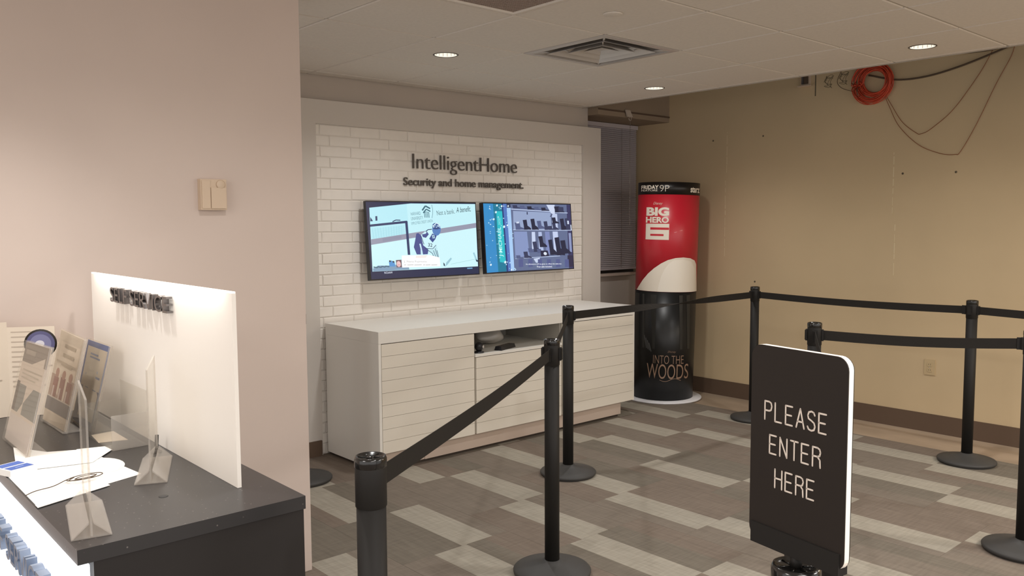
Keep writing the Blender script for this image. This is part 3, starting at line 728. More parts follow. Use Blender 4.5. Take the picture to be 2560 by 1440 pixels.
def ss(x, y):             # flat poster drawing -> arc position and height
    c = 275-46*(y-60)/1310; hw = 185-6*(y-60)/1310; k = max(-.995, min(.995, (x-c)/hw)); s = k*R0
    z = .92+(712-y)/655*.90 if y < 712 else .92*(1-(y-712)/655)
    return s, z
cuts = [R0*math.sin(k*PI/64) for k in range(-31, 32)]
RED = S(196, 34, 48); CRM = S(232, 222, 206); BLK = S(24, 20, 18); ST = PI*R0
P = Pic(); rect = lambda a, b, c, d, col: P.poly([(a, b), (c, b), (c, d), (a, d)], col)

def ptext(tx, x0, y0, x1, y1, col, **k):
    a, zb = ss(x0, y1); b, _ = ss(x1, y1); _, zt = ss(x0, y0); P.text(tx, a, zb, b-a, zt-zb, col, flip=1, **k)
def prect(x0, y0, x1, y1, col):
    a, zb = ss(x0, y1); b, _ = ss(x1, y1); _, zt = ss(x0, y0); rect(a, zb, b, zt, col)
ptext('FRIDAY', 110, 76, 213, 100, CRM, offset=.03); ptext('FEATURE', 110, 103, 206, 112, CRM, offset=.01); ptext('9P', 219, 76, 274, 113, CRM, offset=-.02); ptext('starz', 398, 82, 453, 116, CRM, offset=.03)
ptext('Disney', 182, 176, 236, 196, CRM, shear=.4, offset=-.01)
ptext('BIG', 141, 207, 273, 259, CRM, offset=.05); ptext('HERO', 138, 264, 271, 300, CRM, offset=.04)
prect(136, 305, 271, 400, CRM); prect(164, 327, 272, 341, RED); prect(164, 366, 241, 378, RED)
P.poly([ss(x, y) for x, y in ((82, 711), (96, 685), (120, 645), (150, 606), (185, 572), (225, 542), (265, 520), (310, 507), (355, 503), (395, 508), (420, 522), (430, 545), (436, 711))], CRM)
P.poly([ss(x, y) for x, y in ((205, 711), (212, 670), (226, 620), (246, 575), (272, 540), (300, 520), (352, 516), (400, 528), (420, 570), (424, 711))], S(240, 232, 218))
lean(P.build('upper_print', tubemap, 'gloss_print', t, .00012, cuts))
P = Pic()
for x0, x1, c in ((75, 100, 40), (118, 128, 48), (165, 200, 38), (330, 350, 40), (372, 392, 46)):
    P.poly([ss(x0, 730), ss(x1, 730), ss((x0+x1)/2+6, 1050), ss((x0+x1)/2-8, 1050)], S(c, c, c-2))
for k in range(4): P.line([ss(128+k*9, 975+k*14), ss(140+k*9, 1050+k*6)], .006, S(84, 84, 84))
TAN = S(150, 122, 102)
ptext('Disney', 262, 1058, 310, 1072, TAN, shear=.4, offset=-.01)
ptext('INTO THE', 178, 1086, 352, 1136, TAN, offset=-.012); ptext('WOODS', 140, 1138, 378, 1226, TAN, offset=-.004)
P.line([ss(215+k*10, 1232+9*math.sin(k*.55)) for k in range(13)], .004, TAN)
lean(P.build('lower_print', tubemap, 'gloss_print', t, .00012, cuts))

# ------------------------------------------------------------------ belt stanchions
def stanchion_proto():
    t = thing('queue_stanchion', 'x', 'stanchion', (0, 0, 0), 0, 'black belt stanchions')
    bm = NB(); lathe(bm, [(0, .004), (.16, .004), (.166, .010), (.167, .018), (.162, .024), (.12, .034), (.07, .047), (.045, .055), (.036, .062), (0, .062)], 48); b = obj('base', bm, 'black_rubber', t)
    bm = NB(); lathe(bm, [(0, 0), (.158, 0), (.160, .004), (0, .0042)], 48); obj('floor_pad', bm, 'black_rubber', b)
    bm = NB(); lathe(bm, [(0, .056), (.0315, .056), (.0315, .90), (0, .90)], 32); obj('post', bm, 'black_metal', t)
    bm = NB(); lathe(bm, [(.0315, .90), (.0335, .902), (.0335, .985), (.0325, .988), (0, .988)], 32); obj('belt_cassette', bm, 'black_metal', t)
    bm = NB(); lathe(bm, [(.0325, .985), (.0345, .988), (.0345, 1.004), (.0325, 1.009), (.029, 1.010), (.027, 1.006), (.0, 1.006)], 32); c = obj('cap', bm, 'black_gloss', t)
    bm = NB(); lathe(bm, [(0, 1.0085), (.006, 1.0085), (.008, 1.0062)], 16)
    for k in range(6):
        a = PI*k/3+.3; tube(bm, [(.008*math.cos(a), .008*math.sin(a), 1.0065), (.026*math.cos(a), .026*math.sin(a), 1.0065)], .0014, 5)
    obj('cap_rib', bm, 'black_gloss', c)
    return t
def clip_bm():
    bm = NB(); box(bm, .0325, .041, -.013, .013, .922, .976); bevel(bm, .002, 1); box(bm, .0415, .0445, -.009, .009, .925, .972); return bm
clip_me = mesh('belt_clip', clip_bm(), 'black_metal')
SP = stanchion_proto()
posts = {
 'L': ((.934, 1.508), 'black belt post nearest the dark counter, only its top half in view'),
 'B': ((2.448, 2.511), 'black belt post at mid picture whose slanting belt runs towards the counter'),
 'A': ((3.512, 3.465), 'black belt post right behind another, directly in front of the white console'),
 'C': ((5.537, 3.497), 'black belt post against the tan wall, just right of the poster tube'),
 'D': ((5.505, 1.965), 'tall black belt post near the wall outlet, its whole round base visible'),
 'E': ((3.775, 2.053), 'black belt post whose head shows just above the entrance sign'),
 'G': ((2.40, 1.228), 'black belt post hidden behind the entrance sign, only its lower part showing'),
 'F': ((4.186, 1.242), 'black belt post at the right edge of the picture, half cut off'),
 'H': ((2.28, 4.42), 'black belt post behind the beige wall, only its base edge showing'),
}
dirs = {}
belts = [('L', 'B', 0), ('B', 'A', 0), ('A', 'C', 1), ('C', 'D', 0), ('E', 'F', 0), ('E', 'G', 0)]
EXT = {'D2': (5.47, .45)}
pos = {k: v[0] for k, v in posts.items()}; pos.update(EXT)
belts += [('D', 'D2', 0)]
obs = {}
for i, (k, (xy, lab)) in enumerate(posts.items()):
    if i == 0: o = SP; o.location = (xy[0], xy[1], 0); o['label'] = lab
    else: o = dup(SP, (xy[0], xy[1], 0), 0, lab)
    obs[k] = o
angs = {k: [] for k in posts}
for a, b, tw in belts:
    ang = math.atan2(pos[b][1]-pos[a][1], pos[b][0]-pos[a][0])
    if a in angs: angs[a].append(ang)
    if b in angs: angs[b].append(ang+PI)
def adist(a, b): return abs((a-b+PI) % (2*PI)-PI)
for k, o in obs.items():
    al = angs[k][:]; base = al[0] if al else .3
    for q in (() if k == 'L' else (base+PI/2, base+PI, base-PI/2, base)):
        if len(al) < 4 and all(adist(q, z) > .5 for z in al): al.append(q)
    for a in al: c = obj('belt_clip', clip_me, None, o, None, (0, 0, a))
def belt(a, b, tw):
    pa, pb = Vector((*pos[a], .949)), Vector((*pos[b], .949)); d = pb-pa; L = d.length; d.normalize(); n = Vector((-d.y, d.x, 0)); bm = NB()
    N = 28; prev = None; h = .0235
    for i in range(N+1):
        s = .040+(L-.080)*i/N; tt = i/N; p = pa+d*s-pa; p.z = .949-.012*math.sin(PI*tt)*(0 if tw else 1)
        an = 0
        if tw: m_ = min(1, max(0, (tt-.12)/.76)); m_ = m_*m_*(3-2*m_); an = PI*m_
        upv = Vector((0, 0, 1))*math.cos(an)+n*math.sin(an); sd = upv.cross(d)*.0009
        ring = [bm.verts.new(p+upv*h+sd), bm.verts.new(p-upv*h+sd), bm.verts.new(p-upv*h-sd), bm.verts.new(p+upv*h-sd)]
        if prev:
            for k in range(4): bm.faces.new([prev[k], prev[(k+1) % 4], ring[(k+1) % 4], ring[k]])
        else: bm.faces.new(ring)
        prev = ring
    bm.faces.new(prev); o = obj('belt', bm, 'belt_black', obs[a])
    bm = NB(); ang = math.atan2(d.y, d.x); q = pb-pa-d*.044
    box(bm, -.014, .003, -.004, .004, .922, .976); bevel(bm, .0015, 1); obj('belt_end', bm, 'black_metal', o, (q.x, q.y, 0), (0, 0, ang))
for a, b, tw in belts: belt(a, b, tw)

# ------------------------------------------------------------------ entrance sign on its own post
sp = dup(SP, (1.079, .607, 0), 0, 'black belt post at the bottom right carrying the entrance sign')
posts['S'] = None
ang = math.atan2(.982, .186)      # direction of the sign face
t = thing('entrance_sign', 'black entrance sign with white edge, PLEASE ENTER HERE, on a stanchion', 'sign', (1.079, .607, 1.0075), ang)
# local x runs along the sign away from the camera, local y is the face side
SW, SH, TH, ZB0 = .168, .292, .012, .024
pr = rrect(SW, SH, .018)
def plate(bm, pts, y0, y1, zc):
    a = [bm.verts.new((x, y0, zc+z)) for x, z in pts]; b = [bm.verts.new((x, y1, zc+z)) for x, z in pts]; n = len(pts)
    bm.faces.new(a); bm.faces.new(b[::-1])
    for i in range(n): bm.faces.new([a[i], a[(i+1) % n], b[(i+1) % n], b[i]])
zc = ZB0+SH/2-.004
bm = NB(); plate(bm, pr, -.0045, .0045, zc); obj('core', bm, 'sign_white', t)
pf = rrect(SW-.0004, SH-.0004, .018)
bm = NB(); plate(bm, pf, .0045, .0062, zc); obj('face', bm, 'sign_black', t)
bm = NB(); plate(bm, pf, -.0062, -.0045, zc); obj('face', bm, 'sign_black', t)
bm = NB(); box(bm, -.078, .078, -.0095, .0095, .014, .045); bevel(bm, .002, 1); obj('holder', bm, 'black_metal', t)
bm = NB(); lathe(bm, [(0, -.001), (.0085, -.001), (.0085, .016), (0, .016)], 18); obj('stem', bm, 'black_metal', t)
G = {'P': [[(0, 0), (0, 1), (.5, 1), (.72, .94), (.8, .76), (.72, .56), (.5, .5), (0, .5)]], 'L': [[(0, 1), (0, 0), (.72, 0)]], 'E': [[(.74, 1), (0, 1), (0, 0), (.74, 0)], [(0, .52), (.64, .52)]],
     'A': [[(0, 0), (.42, 1), (.84, 0)], [(.14, .32), (.70, .32)]], 'S': [[(.76, .82), (.66, .95), (.42, 1), (.14, .94), (.04, .76), (.12, .6), (.42, .52), (.70, .42), (.80, .24), (.70, .06), (.42, 0), (.14, .05), (.02, .18)]],
     'N': [[(0, 0), (0, 1), (.78, 0), (.78, 1)]], 'T': [[(0, 1), (.8, 1)], [(.4, 1), (.4, 0)]], 'R': [[(0, 0), (0, 1), (.5, 1), (.72, .94), (.8, .78), (.72, .6), (.5, .54), (0, .54)], [(.5, .54), (.76, .38), (.8, 0)]], 'H': [[(0, 0), (0, 1)], [(.8, 0), (.8, 1)], [(0, .52), (.8, .52)]]}
def sign_word(wd, xl, xr, zlo, zhi):
    bm = NB(); n = len(wd); pitch_ = (xl-xr)/(n-1+.80); hh = zhi-zlo; cw = pitch_*.84; r = .00125
    for i, ch in enumerate(wd):
        for st in G[ch]:
            pp = [(xl-i*pitch_-u/.8*cw*.80, zlo+v*hh) for u, v in st]
            for (ax, az), (bx_, bz_) in zip(pp, pp[1:]):
                l = math.hypot(bx_-ax, bz_-az) or 1; nx, nz = -(bz_-az)/l*r, (bx_-ax)/l*r
                vs = [(ax+nx, az+nz), (bx_+nx, bz_+nz), (bx_-nx, bz_-nz), (ax-nx, az-nz)]
                bm.faces.new([bm.verts.new((x, .0065, z)) for x, z in vs])
            for x, z in pp: bm.faces.new([bm.verts.new((x+r*math.cos(2*PI*k/10), .0065, z+r*math.sin(2*PI*k/10))) for k in range(10)])
    o = obj('lettering', bm, 'print_white', t); return o
b0 = -1.0075
sign_word('PLEASE', .057, -.054, 1.2105+b0, 1.2375+b0); sign_word('ENTER', .047, -.045, 1.162+b0, 1.189+b0); sign_word('HERE', .036, -.036, 1.1135+b0, 1.1405+b0)

# ================================================================== SERVICE COUNTER
ZT_ = .86
t = thing('service_counter', 'dark speckled stone service counter against the beige wall', 'counter', (.426, 1.775, 0))
CW, CL = .494, 3.234-1.775
bm = NB(); box(bm, 0, CW, 0, CL, .829, ZT_); bevel(bm, .002, 2); obj('worktop', bm, 'quartz_dark', t)
bm = NB(); box(bm, .03, CW-.004, .003, CL, .0, .828); obj('body', bm, 'counter_body', t)
bm = NB(); lathe(bm, [(0, .0012), (.009, .0012), (.011, .0005), (.011, 0)], 20); obj('cable_grommet', bm, 'black_rubber', t, (.67-.426, 1.998-1.775, ZT_))
# lit front panel of the counter with raised letters
t = thing('lit_counter_panel', 'glowing white panel with raised letters on the counter front, bottom left', 'lit sign', (.418, 1.80, 0))
bm = NB(); box(bm, 0, .036, 0, 1.42, .12, .816); bevel(bm, .002, 1); obj('panel', bm, 'acrylic_glow', t)
raised_letters('SELF SERVICE', .55, .062, .022, lambda u, v, d: Vector((-.004-d, .69-u, .703+v)), 'letter_steel', t)
# upright frosted sign panel
t = thing('upright_sign_panel', 'upright frosted white sign panel with dark metal letters standing on the counter', 'sign', (.825, 1.937, ZT_))
PL = 3.09-1.937
bm = NB(); box(bm, 0, .010, 0, PL, .0005, .474); bevel(bm, .001, 1); obj('panel', bm, 'acrylic_frost', t)
bm = NB(); box(bm, .0005, .0095, .001, PL-.001, .4742, .478); obj('added_edge_glow', bm, 'acrylic_edge_glow', t)  # emissive strip added to make the panel's top edge bright
raised_letters('SELF SERVICE', .50, .046, .016, lambda u, v, d: Vector((-.003-d, 2.822-1.937-u, .397+v)), 'letter_chrome', t)
d = bpy.data.lights.new('edge_fill_light', 'AREA'); d.shape = 'RECTANGLE'; d.size = .02; d.size_y = PL-.1; d.energy = .36; d.color = (1, .97, .92)  # unseen area light, added to brighten the upper part of the panel
o = bpy.data.objects.new('edge_fill_light', d); C.objects.link(o); o.parent = t; o.location = (-.03, PL/2, .50); o.rotation_euler = (0, math.radians(-25), 0)

# acrylic T-stands
def t_stand(label, p0, p1, hgt):
    p0, p1 = Vector((*p0, ZT_)), Vector((*p1, ZT_)); d = p1-p0; L = d.length; a = math.atan2(d.y, d.x)
    t = thing('acrylic_sign_stand', label, 'sign holder', p0, a, 'acrylic T-stands on the counter')
    bm = NB(); box(bm, 0, L, -.0018, .0018, .004, hgt); o = obj('upright', bm, 'acrylic_clear', t)
    bm = NB(); box(bm, -.0006, .0006, -.0021, .0021, .004, hgt); box(bm, 0, L, -.0021, .0021, hgt, hgt+.001); box(bm, L-.0006, L+.0006, -.0021, .0021, .004, hgt); obj('edge', bm, 'acrylic_rim', o)
    bm = NB()
    for s in (-1, 1):
        pr_ = [(s*.004, .03), (s*.036, .0012), (s*.036, .0038), (s*.004, .034)]
        q0 = [bm.verts.new((.0, y, z)) for y, z in pr_]; q1 = [bm.verts.new((L, y, z)) for y, z in pr_]
        bm.faces.new(q0); bm.faces.new(q1[::-1])
        for k in range(4): bm.faces.new([q0[k], q0[(k+1) % 4], q1[(k+1) % 4], q1[k]])
    box(bm, 0, L, -.038, .038, .0005, .0030)
    obj('base', bm, 'acrylic_rim', t)
    return t
t_stand('clear acrylic T-stand at the front corner of the counter, seen edge-on', (.467, 1.826), (.516, 2.07), .286)
t_stand('clear acrylic T-stand on the counter beside the frosted sign panel', (.680, 2.115), (.775, 2.345), .283)
# clear pamphlet box
t = thing('pamphlet_box', 'empty clear acrylic pamphlet box against the frosted sign panel', 'box', (.70, 2.498, ZT_))
for nm, (a, b, c, d_, e, f) in {'front_panel': (0, .0025, 0, .24, .0005, .09), 'back_panel': (.10, .1025, 0, .24, .0005, .16), 'side_panel': (.0026, .0999, 0, .0025, .0005, .10)}.items():
    bm = NB(); box(bm, a, b, c, d_, e, f); obj(nm, bm, 'acrylic_rim' if nm == 'side_panel' else 'acrylic_clear', t)
bm = NB(); box(bm, .0026, .0999, .2375, .24, .0005, .10); obj('side_panel', bm, 'acrylic_clear', t)
bm = NB(); box(bm, .0026, .0999, .0026, .2374, .0005, .003); obj('bottom', bm, 'acrylic_clear', t)
t = thing('counter_pen', 'short dark pen standing at the back of the counter by the sign panel', 'pen', (.79, 2.40, ZT_))
bm = NB(); tube(bm, [(0, 0, .003), (.003, 0, .05)], .005, 10); obj('barrel', bm, 'black_metal', t)
bm = NB(); lathe(bm, [(0, 0), (.014, 0), (.015, .004), (.006, .010), (0, .010)], 18); obj('foot', bm, 'black_metal', t)

# slanted acrylic holders with leaflets
def slant(name, label, lab2, cat2, bl, br, tl, tr, pic, name2):
    bl, br, tl, tr = (Vector(v) for v in (bl, br, tl, tr)); o0 = (bl+br)/2
    n = (tl-bl).cross(br-bl).normalized()
    if n.x > 0: n = -n
    f = lambda u, v, d: (bl*(1-u)*(1-v)+br*u*(1-v)+tl*(1-u)*v+tr*u*v)-o0+n*d
    t = thing(name, label, 'leaflet holder', o0, 0, 'slanted leaflet holders on the counter')
    def slab(bm, u0, u1, v0, v1, d0, d1):
        q = [bm.verts.new(f(u, v, d)) for d in (d0, d1) for u, v in ((u0, v0), (u1, v0), (u1, v1), (u0, v1))]
        for k in ((0, 1, 2, 3), (7, 6, 5, 4), (0, 4, 5, 1), (1, 5, 6, 2), (2, 6, 7, 3), (3, 7, 4, 0)): bm.faces.new([q[i] for i in k])
    bm = NB(); slab(bm, -.02, 1.02, .005, 1.0, .0045, .0065); obj('front_sheet', bm, 'acrylic_clear', t)
    bm = NB(); slab(bm, -.02, 1.02, .005, 1.0, -.0045, -.0025); obj('back_sheet', bm, 'acrylic_clear', t)
    bm = NB(); slab(bm, 1.012, 1.022, .005, 1.0, -.0046, .0066); obj('edge', bm, 'acrylic_rim', t)
    bm = NB(); a, b = f(0, .01, 0), f(1, .01, 0); x = a.x
    q = [bm.verts.new(v) for v in (Vector((x, a.y, .001)), Vector((x+.055, a.y, .001)), Vector((x+.055, b.y, .001)), Vector((x, b.y, .001)), Vector((x, a.y, .004)), Vector((x+.055, a.y, .004)), Vector((x+.055, b.y, .004)), Vector((x, b.y, .004)))]
    for k in ((0, 1, 2, 3), (7, 6, 5, 4), (0, 4, 5, 1), (1, 5, 6, 2), (2, 6, 7, 3), (3, 7, 4, 0)): bm.faces.new([q[i] for i in k])
    obj('foot', bm, 'acrylic_rim', t)
    s = thing(name2, lab2, cat2, o0, 0, 'leaflets in the slanted holders')
    bm = NB(); slab(bm, 0, 1, .02, .985, -.0012, .0012); obj('sheet', bm, 'paper_warm', s)
    P = Pic(); pic(P); P.build('print', lambda u, v, d: f(u, .02+v*.965, .0014+d), 'ink_print', s, .0001)
def picA(P):
    P.rect(0, 0, 1, 1, S(206, 192, 178)); P.rect(0, .80, 1, 1, S(120, 108, 98)); P.rect(.03, .30, 1, .58, S(122, 122, 116)); P.rect(.0, .30, .12, .60, S(96, 86, 78)); P.rect(0, 0, 1, .27, S(204, 194, 188))
    for k in range(3): P.rect(.12, .72-k*.04, .9-.1*k, .735-k*.04, S(178, 166, 150))
    P.rect(.1, .88, .5, .93, S(150, 138, 126))
def picB(P):
    P.rect(0, 0, 1, 1, S(206, 192, 174)); P.rect(0, .27, 1, .52, S(170, 142, 124))
    for k, x in enumerate((.12, .40, .68)): P.rect(x, .28, x+.2, .50+.02*(k % 2), S(140, 84, 70)); P.ell(x+.1, .55, .075, .05, S(166, 118, 98), 12); P.rect(x+.02, .28, x+.08, .4, S(196, 176, 166))
    P.rect(0, .13, 1, .27, S(106, 98, 98)); P.rect(0, .272, 1, .285, S(200, 188, 176))
    for k in range(3): P.rect(.3, .84-k*.10, .75, .875-k*.10, S(176, 160, 138))
    P.rect(.08, .66, .9, .68, S(186, 170, 150))
def picC(P):
    P.rect(0, 0, 1, 1, S(78, 104, 170)); P.rect(0, 0, 1, .45, S(104, 108, 132))
    P.rect(.2, .64, .72, .67, S(178, 186, 206)); P.rect(.2, .585, .85, .61, S(140, 150, 182)); P.rect(.25, .80, .7, .82, S(124, 136, 172)); P.rect(.25, .84, .6, .86, S(124, 136, 172)); P.rect(.3, .44, .8, .455, S(150, 150, 156))
slant('slant_leaflet_holder', 'clear slanted holder leftmost on the counter, with a grey and white leaflet', 'leaflet with a dark header and grey block, leftmost on the counter', 'leaflet', (.505, 2.86, .86), (.506, 2.578, .86), (.578, 2.86, 1.152), (.580, 2.578, 1.161), picA, 'leaflet')
slant('slant_leaflet_holder', 'clear slanted holder in the middle of the counter, with a photo leaflet', 'leaflet with a photo of people on red-brown, second from the left', 'leaflet', (.648, 3.05, .86), (.656, 2.806, .86), (.719, 3.05, 1.158), (.727, 2.806, 1.146), picB, 'leaflet')
slant('slant_leaflet_holder', 'clear slanted holder beside the frosted sign, with a blue leaflet', 'blue leaflet in the slanted holder nearest the frosted sign', 'leaflet', (.722, 2.99, .86), (.715, 2.745, .86), (.783, 2.99, 1.126), (.781, 2.745, 1.127), picC, 'leaflet')
# folded information board standing at the back
t = thing('folded_notice_board', 'large folded paper notice board standing at the wall end of the counter', 'notice board', (.45, 3.19, ZT_))
def panel3(a, b, hgt, nm, lines):
    a, b = Vector(a), Vector(b); d = (b-a); n = Vector((d.y, -d.x)).normalized()
    f = lambda u, v, e: Vector((a.x+d.x*u+n.x*e, a.y+d.y*u+n.y*e, v*hgt))
    bm = NB(); q = [bm.verts.new(f(u, v, e)) for e in (-.001, .001) for u, v in ((0, .003), (1, .003), (1, 1), (0, 1))]
    for k in ((0, 1, 2, 3), (7, 6, 5, 4), (0, 4, 5, 1), (1, 5, 6, 2), (2, 6, 7, 3), (3, 7, 4, 0)): bm.faces.new([q[i] for i in k])
    o = obj(nm, bm, 'paper_warm', t)
    P = Pic(); r = random.Random(len(nm)+int(a.x*100))
    for k in range(lines): P.rect(.08, .94-k*.055, r.uniform(.5, .95), .952-k*.055, S(186, 170, 154))
    P.build('print', lambda u, v, e: f(u, v, .0013+e), 'ink_print', o, .0001)
panel3((-.10, -.02), (.135, .0), .318, 'left_panel', 14); panel3((.135, .0), (.262, -.07), .300, 'middle_panel', 12); panel3((.262, -.07), (.34, -.03), .245, 'right_panel', 3)
t = thing('round_badge', 'round dark blue badge with pale centre above the leftmost leaflet', 'badge', (.630, 2.94, 1.128))
t.rotation_euler = (PI/2, 0, -.35)
bm = NB(); lathe(bm, [(0, 0), (.045, 0), (.046, .003), (.036, .004), (0, .004)], 28); obj('rim', bm, 'sign_black', t)
P = Pic(); P.ell(0, 0, .040, .040, S(86, 84, 122), 24); P.ell(0, 0, .03, .03, S(120, 120, 156), 24); P.ell(-.002, .0, .013, .011, S(206, 204, 214), 16)
P.build('emblem', lambda u, v, d: Vector((u, v, .0045+d)), 'ink_print', t)

# papers, box, cord
def sheet(label, pts, z, mt='paper', curl=0, pic=None):
    cx = sum(q[0] for q in pts)/len(pts); cy = sum(q[1] for q in pts)/len(pts); bm = NB()
    prism(bm, [(x-cx, y-cy) for x, y in pts], 0, .0012)
    if curl:
        for v in bm.verts: v.co.z += max(0, (v.co.x*curl[0]+v.co.y*curl[1]))**2*curl[2]
    o = obj('paper_sheet', bm, mt, None, (cx, cy, z)); tag(o, label, 'paper', 'loose papers on the counter')
    if pic:
        P = Pic(); pic(P); P.build('print', lambda u, v, d: Vector((u, v, .0014+d)), 'ink_print', o, .0001)
    return o
def seal(P):
    for k, (rx, c) in enumerate(((.085, 232), (.07, 244), (.055, 230), (.042, 242), (.026, 226))): P.ell(.08, .05, rx*.7, rx, S(c, c, c-4), 24)
sheet('large white sheet under the others on the counter front', [(.43, 2.13), (.69, 2.215), (.655, 2.50), (.43, 2.42)], ZT_+.0005, pic=seal)
sheet('narrow white slip along the front edge of the counter', [(.428, 2.10), (.60, 2.165), (.598, 2.182), (.428, 2.126)], ZT_+.002)
sheet('white folded flyer in the middle of the paper pile', [(.455, 2.45), (.625, 2.405), (.70, 2.50), (.685, 2.54), (.56, 2.60), (.50, 2.72)], ZT_+.0032, curl=None)
sheet('small white slip poking out at the right of the paper pile', [(.62, 2.49), (.705, 2.505), (.70, 2.56), (.63, 2.58)], ZT_+.0018)
sheet('pale card lying at the foot of the blue leaflet', [(.70, 2.62), (.775, 2.60), (.775, 2.74), (.71, 2.73)], ZT_+.0005, 'paper_warm')
t = thing('business_card_box', 'small white and blue card box at the left edge of the counter', 'box', (.452, 2.455, ZT_+.0018), .35)
bm = NB(); box(bm, -.035, .035, -.04, .04, 0, .016); bevel(bm, .0015, 1); obj('tray', bm, 'paper', t)
P = Pic(); P.rect(-.03, -.035, .03, -.004, S(82, 112, 190)); P.rect(-.03, .004, .03, .035, S(86, 116, 196)); P.line([(-.01, -.02), (.012, -.018)], .004, S(170, 190, 230))
P.build('label_print', lambda u, v, d: Vector((u, v, .0163+d)), 'ink_print', t)
bm = NB(); pts = []
for k in range(90):
    s = k/89
    if s < .4: u = s/.4; pts.append((.425+.125*u, 2.20+.075*u+.006*math.sin(u*9), ZT_+.0075))
    else:
        a = (s-.4)/.6*PI*5.2; w_ = .034+.012*math.sin(a*.37); pts.append((.565+w_*math.cos(a+2.6)*.95, 2.255+.55*w_*math.sin(a+2.6), ZT_+.0075+.004*abs(math.sin(a*.5))))
tube(bm, pts, .0011, 6); tag(obj('thin_black_cord', bm, 'cable_black'), 'thin black looped cord lying on the white papers', 'cord')

# ================================================================== WALL FITTINGS
t = thing('wall_sensor', 'cream plastic sensor box high on the beige wall above the counter', 'sensor', (1.256, 3.236, 1.553))
bm = NB(); box(bm, 0, .102, -.030, -.0005, 0, .118); bevel(bm, .006, 3); obj('housing', bm, 'plastic_cream', t)
bm = NB(); box(bm, .004, .036, -.034, -.0305, .006, .112); bevel(bm, .0015, 1); obj('cover_panel', bm, 'plastic_cream', t)
bm = NB(); box(bm, .039, .098, -.036, -.0305, .006, .086); bevel(bm, .0015, 1); obj('cover_panel', bm, 'plastic_cream', t)
bm = NB(); lathe(bm, [(0, .007), (.014, .007), (.017, .005), (.017, 0), (0, 0)], 24); obj('button', bm, 'plastic_cream', t, (.078, -.030, .098), (PI/2, 0, 0))
t = thing('wall_outlet', 'tan duplex power outlet low on the tan wall', 'outlet', (6.1395, 2.456, .459))
bm = NB(); box(bm, -.006, 0, -.037, .037, -.055, .055); bevel(bm, .002, 2); obj('cover_plate', bm, 'plastic_tan', t)
for z in (-.02, .02):
    bm = NB(); box(bm, -.0085, -.0062, -.016, .016, z-.014, z+.014); bevel(bm, .001, 1); r_ = obj('receptacle', bm, 'plastic_tan', t)
    bm = NB()
    for y in (-.006, .006): box(bm, -.0092, -.0086, y-.001, y+.001, z-.004, z+.006)
    obj('slot', bm, 'pencil', r_)
bm = NB(); bmesh.ops.create_uvsphere(bm, u_segments=10, v_segments=6, radius=.003, matrix=Matrix.Translation((-.0065, 0, 0))); obj('screw', bm, 'alu', t)
t = thing('electrical_box', 'open metal electrical box on the tan wall under the ceiling edge', 'electrical box', (6.1395, 3.456, 2.60))
bm = NB(); box(bm, -.012, 0, -.040, .040, -.055, .055); box(bm, -.045, -.012, -.052, .052, -.062, -.054); box(bm, -.035, -.012, -.040, .040, .050, .055); obj('back_box', bm, 'plastic_cream', t)
bm = NB(); box(bm, -.022, -.0125, -.024, .010, -.040, .036); obj('receptacle', bm, 'cable_black', t)
bm = NB(); box(bm, -.022, -.0125, .014, .03, -.04, .04); obj('divider', bm, 'letter_grey', t)

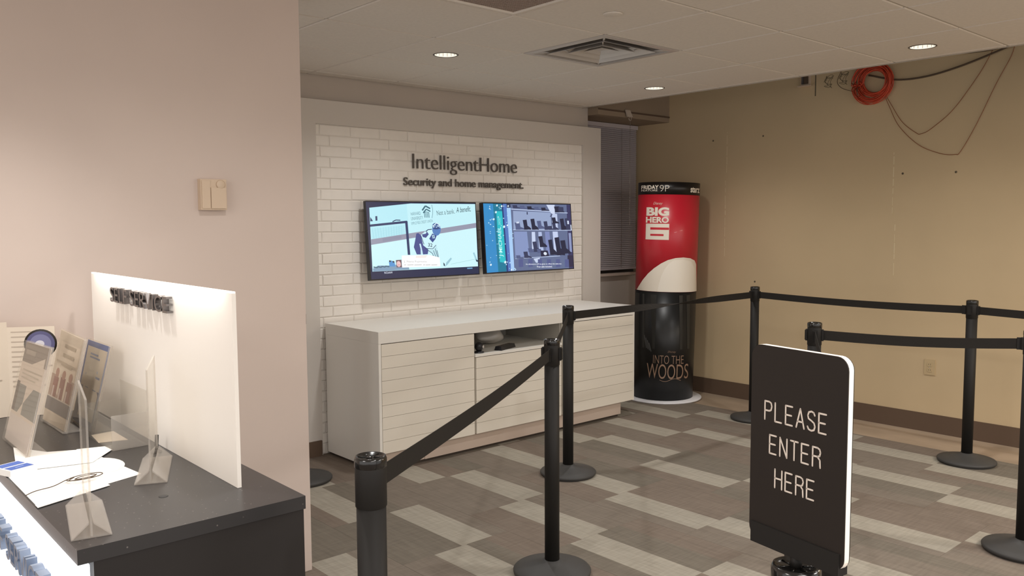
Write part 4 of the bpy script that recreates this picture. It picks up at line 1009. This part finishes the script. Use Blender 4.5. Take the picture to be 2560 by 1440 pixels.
# orange cable coil
t = thing('cable_coil', 'coil of orange cable hanging high on the tan wall', 'cable', (6.125, 2.905, 2.505))
bm = NB(); r = random.Random(11); pts = []
N = 30
for k in range(N):
    rad = r.uniform(.088, .148); oy = r.uniform(-.014, .014)+(.128-rad)*-.35; oz = r.uniform(-.012, .012); ox = r.uniform(-.045, -.005); e = r.uniform(.94, 1.04); ph = r.uniform(0, 6)
    for i in range(30):
        a = 2*PI*i/30; pts.append((ox+.006*math.sin(a*2+ph), oy+rad*math.cos(a), oz+rad*e*math.sin(a)))
tube(bm, pts, .0032, 5); obj('cable', bm, 'cable_orange', t)
bm = NB(); tube(bm, [(-.03+.028*math.cos(a), .105+.0*a, -.06+.036*math.sin(a)) for a in [2*PI*k/12 for k in range(12)]], .003, 5, closed=True); obj('cable_tie', bm, 'cable_black', t)
def spl(pts, n=10):
    out = []; P_ = [Vector(q) for q in pts]; P_ = [P_[0]*2-P_[1]]+P_+[P_[-1]*2-P_[-2]]
    for i in range(1, len(P_)-2):
        for k in range(n):
            u = k/n; a, b, c, d = P_[i-1:i+3]
            out.append(.5*((2*b)+(c-a)*u+(2*a-5*b+4*c-d)*u*u+(3*b-a-3*c+d)*u**3))
    out.append(P_[-2]); return out
L0 = Vector((6.125, 2.905, 2.505))
for pp in ([(6.125, 2.82, 2.40), (6.125, 2.78, 2.33), (6.13, 2.70, 2.20), (6.13, 2.60, 2.115), (6.13, 2.565, 2.106), (6.13, 2.50, 2.135), (6.13, 2.36, 2.25), (6.13, 2.22, 2.44), (6.13, 2.15, 2.56), (6.12, 2.10, 2.66)],
           [(6.125, 2.83, 2.40), (6.125, 2.79, 2.31), (6.13, 2.72, 2.17), (6.13, 2.58, 2.03), (6.13, 2.43, 1.96), (6.13, 2.335, 1.947), (6.13, 2.30, 1.965), (6.13, 2.21, 2.13), (6.13, 2.09, 2.40), (6.13, 2.01, 2.56), (6.12, 1.98, 2.66)]):
    bm = NB(); tube(bm, [q-L0 for q in spl(pp)], .0022, 5); obj('loose_strand', bm, 'cord_rust', t)
for lab, pp, rr in (('black cable sagging from the orange coil to the ceiling edge at right', [(6.12, 2.95, 2.56), (6.12, 2.75, 2.503), (6.12, 2.55, 2.498), (6.12, 2.33, 2.535), (6.10, 2.08, 2.60), (6.05, 1.85, 2.66)], .0065),
                    ('upper black cable close under the ceiling edge at the top right corner', [(6.11, 2.75, 2.66), (6.11, 2.50, 2.645), (6.11, 2.25, 2.618), (6.10, 2.0, 2.625), (6.05, 1.8, 2.67)], .0055)):
    bm = NB(); tube(bm, spl(pp), rr, 7); tag(obj('black_cable', bm, 'cable_black'), lab, 'cable', 'black cables by the ceiling edge')
bm = NB(); tube(bm, spl([(6.13, 3.02, 2.45), (6.13, 3.09, 2.465), (6.135, 3.17, 2.50), (6.135, 3.20, 2.55), (6.135, 3.17, 2.62)]), .0018, 5)
tag(obj('thin_grey_cord', bm, 'cable_black'), 'thin grey cord curling left of the orange coil', 'cable')
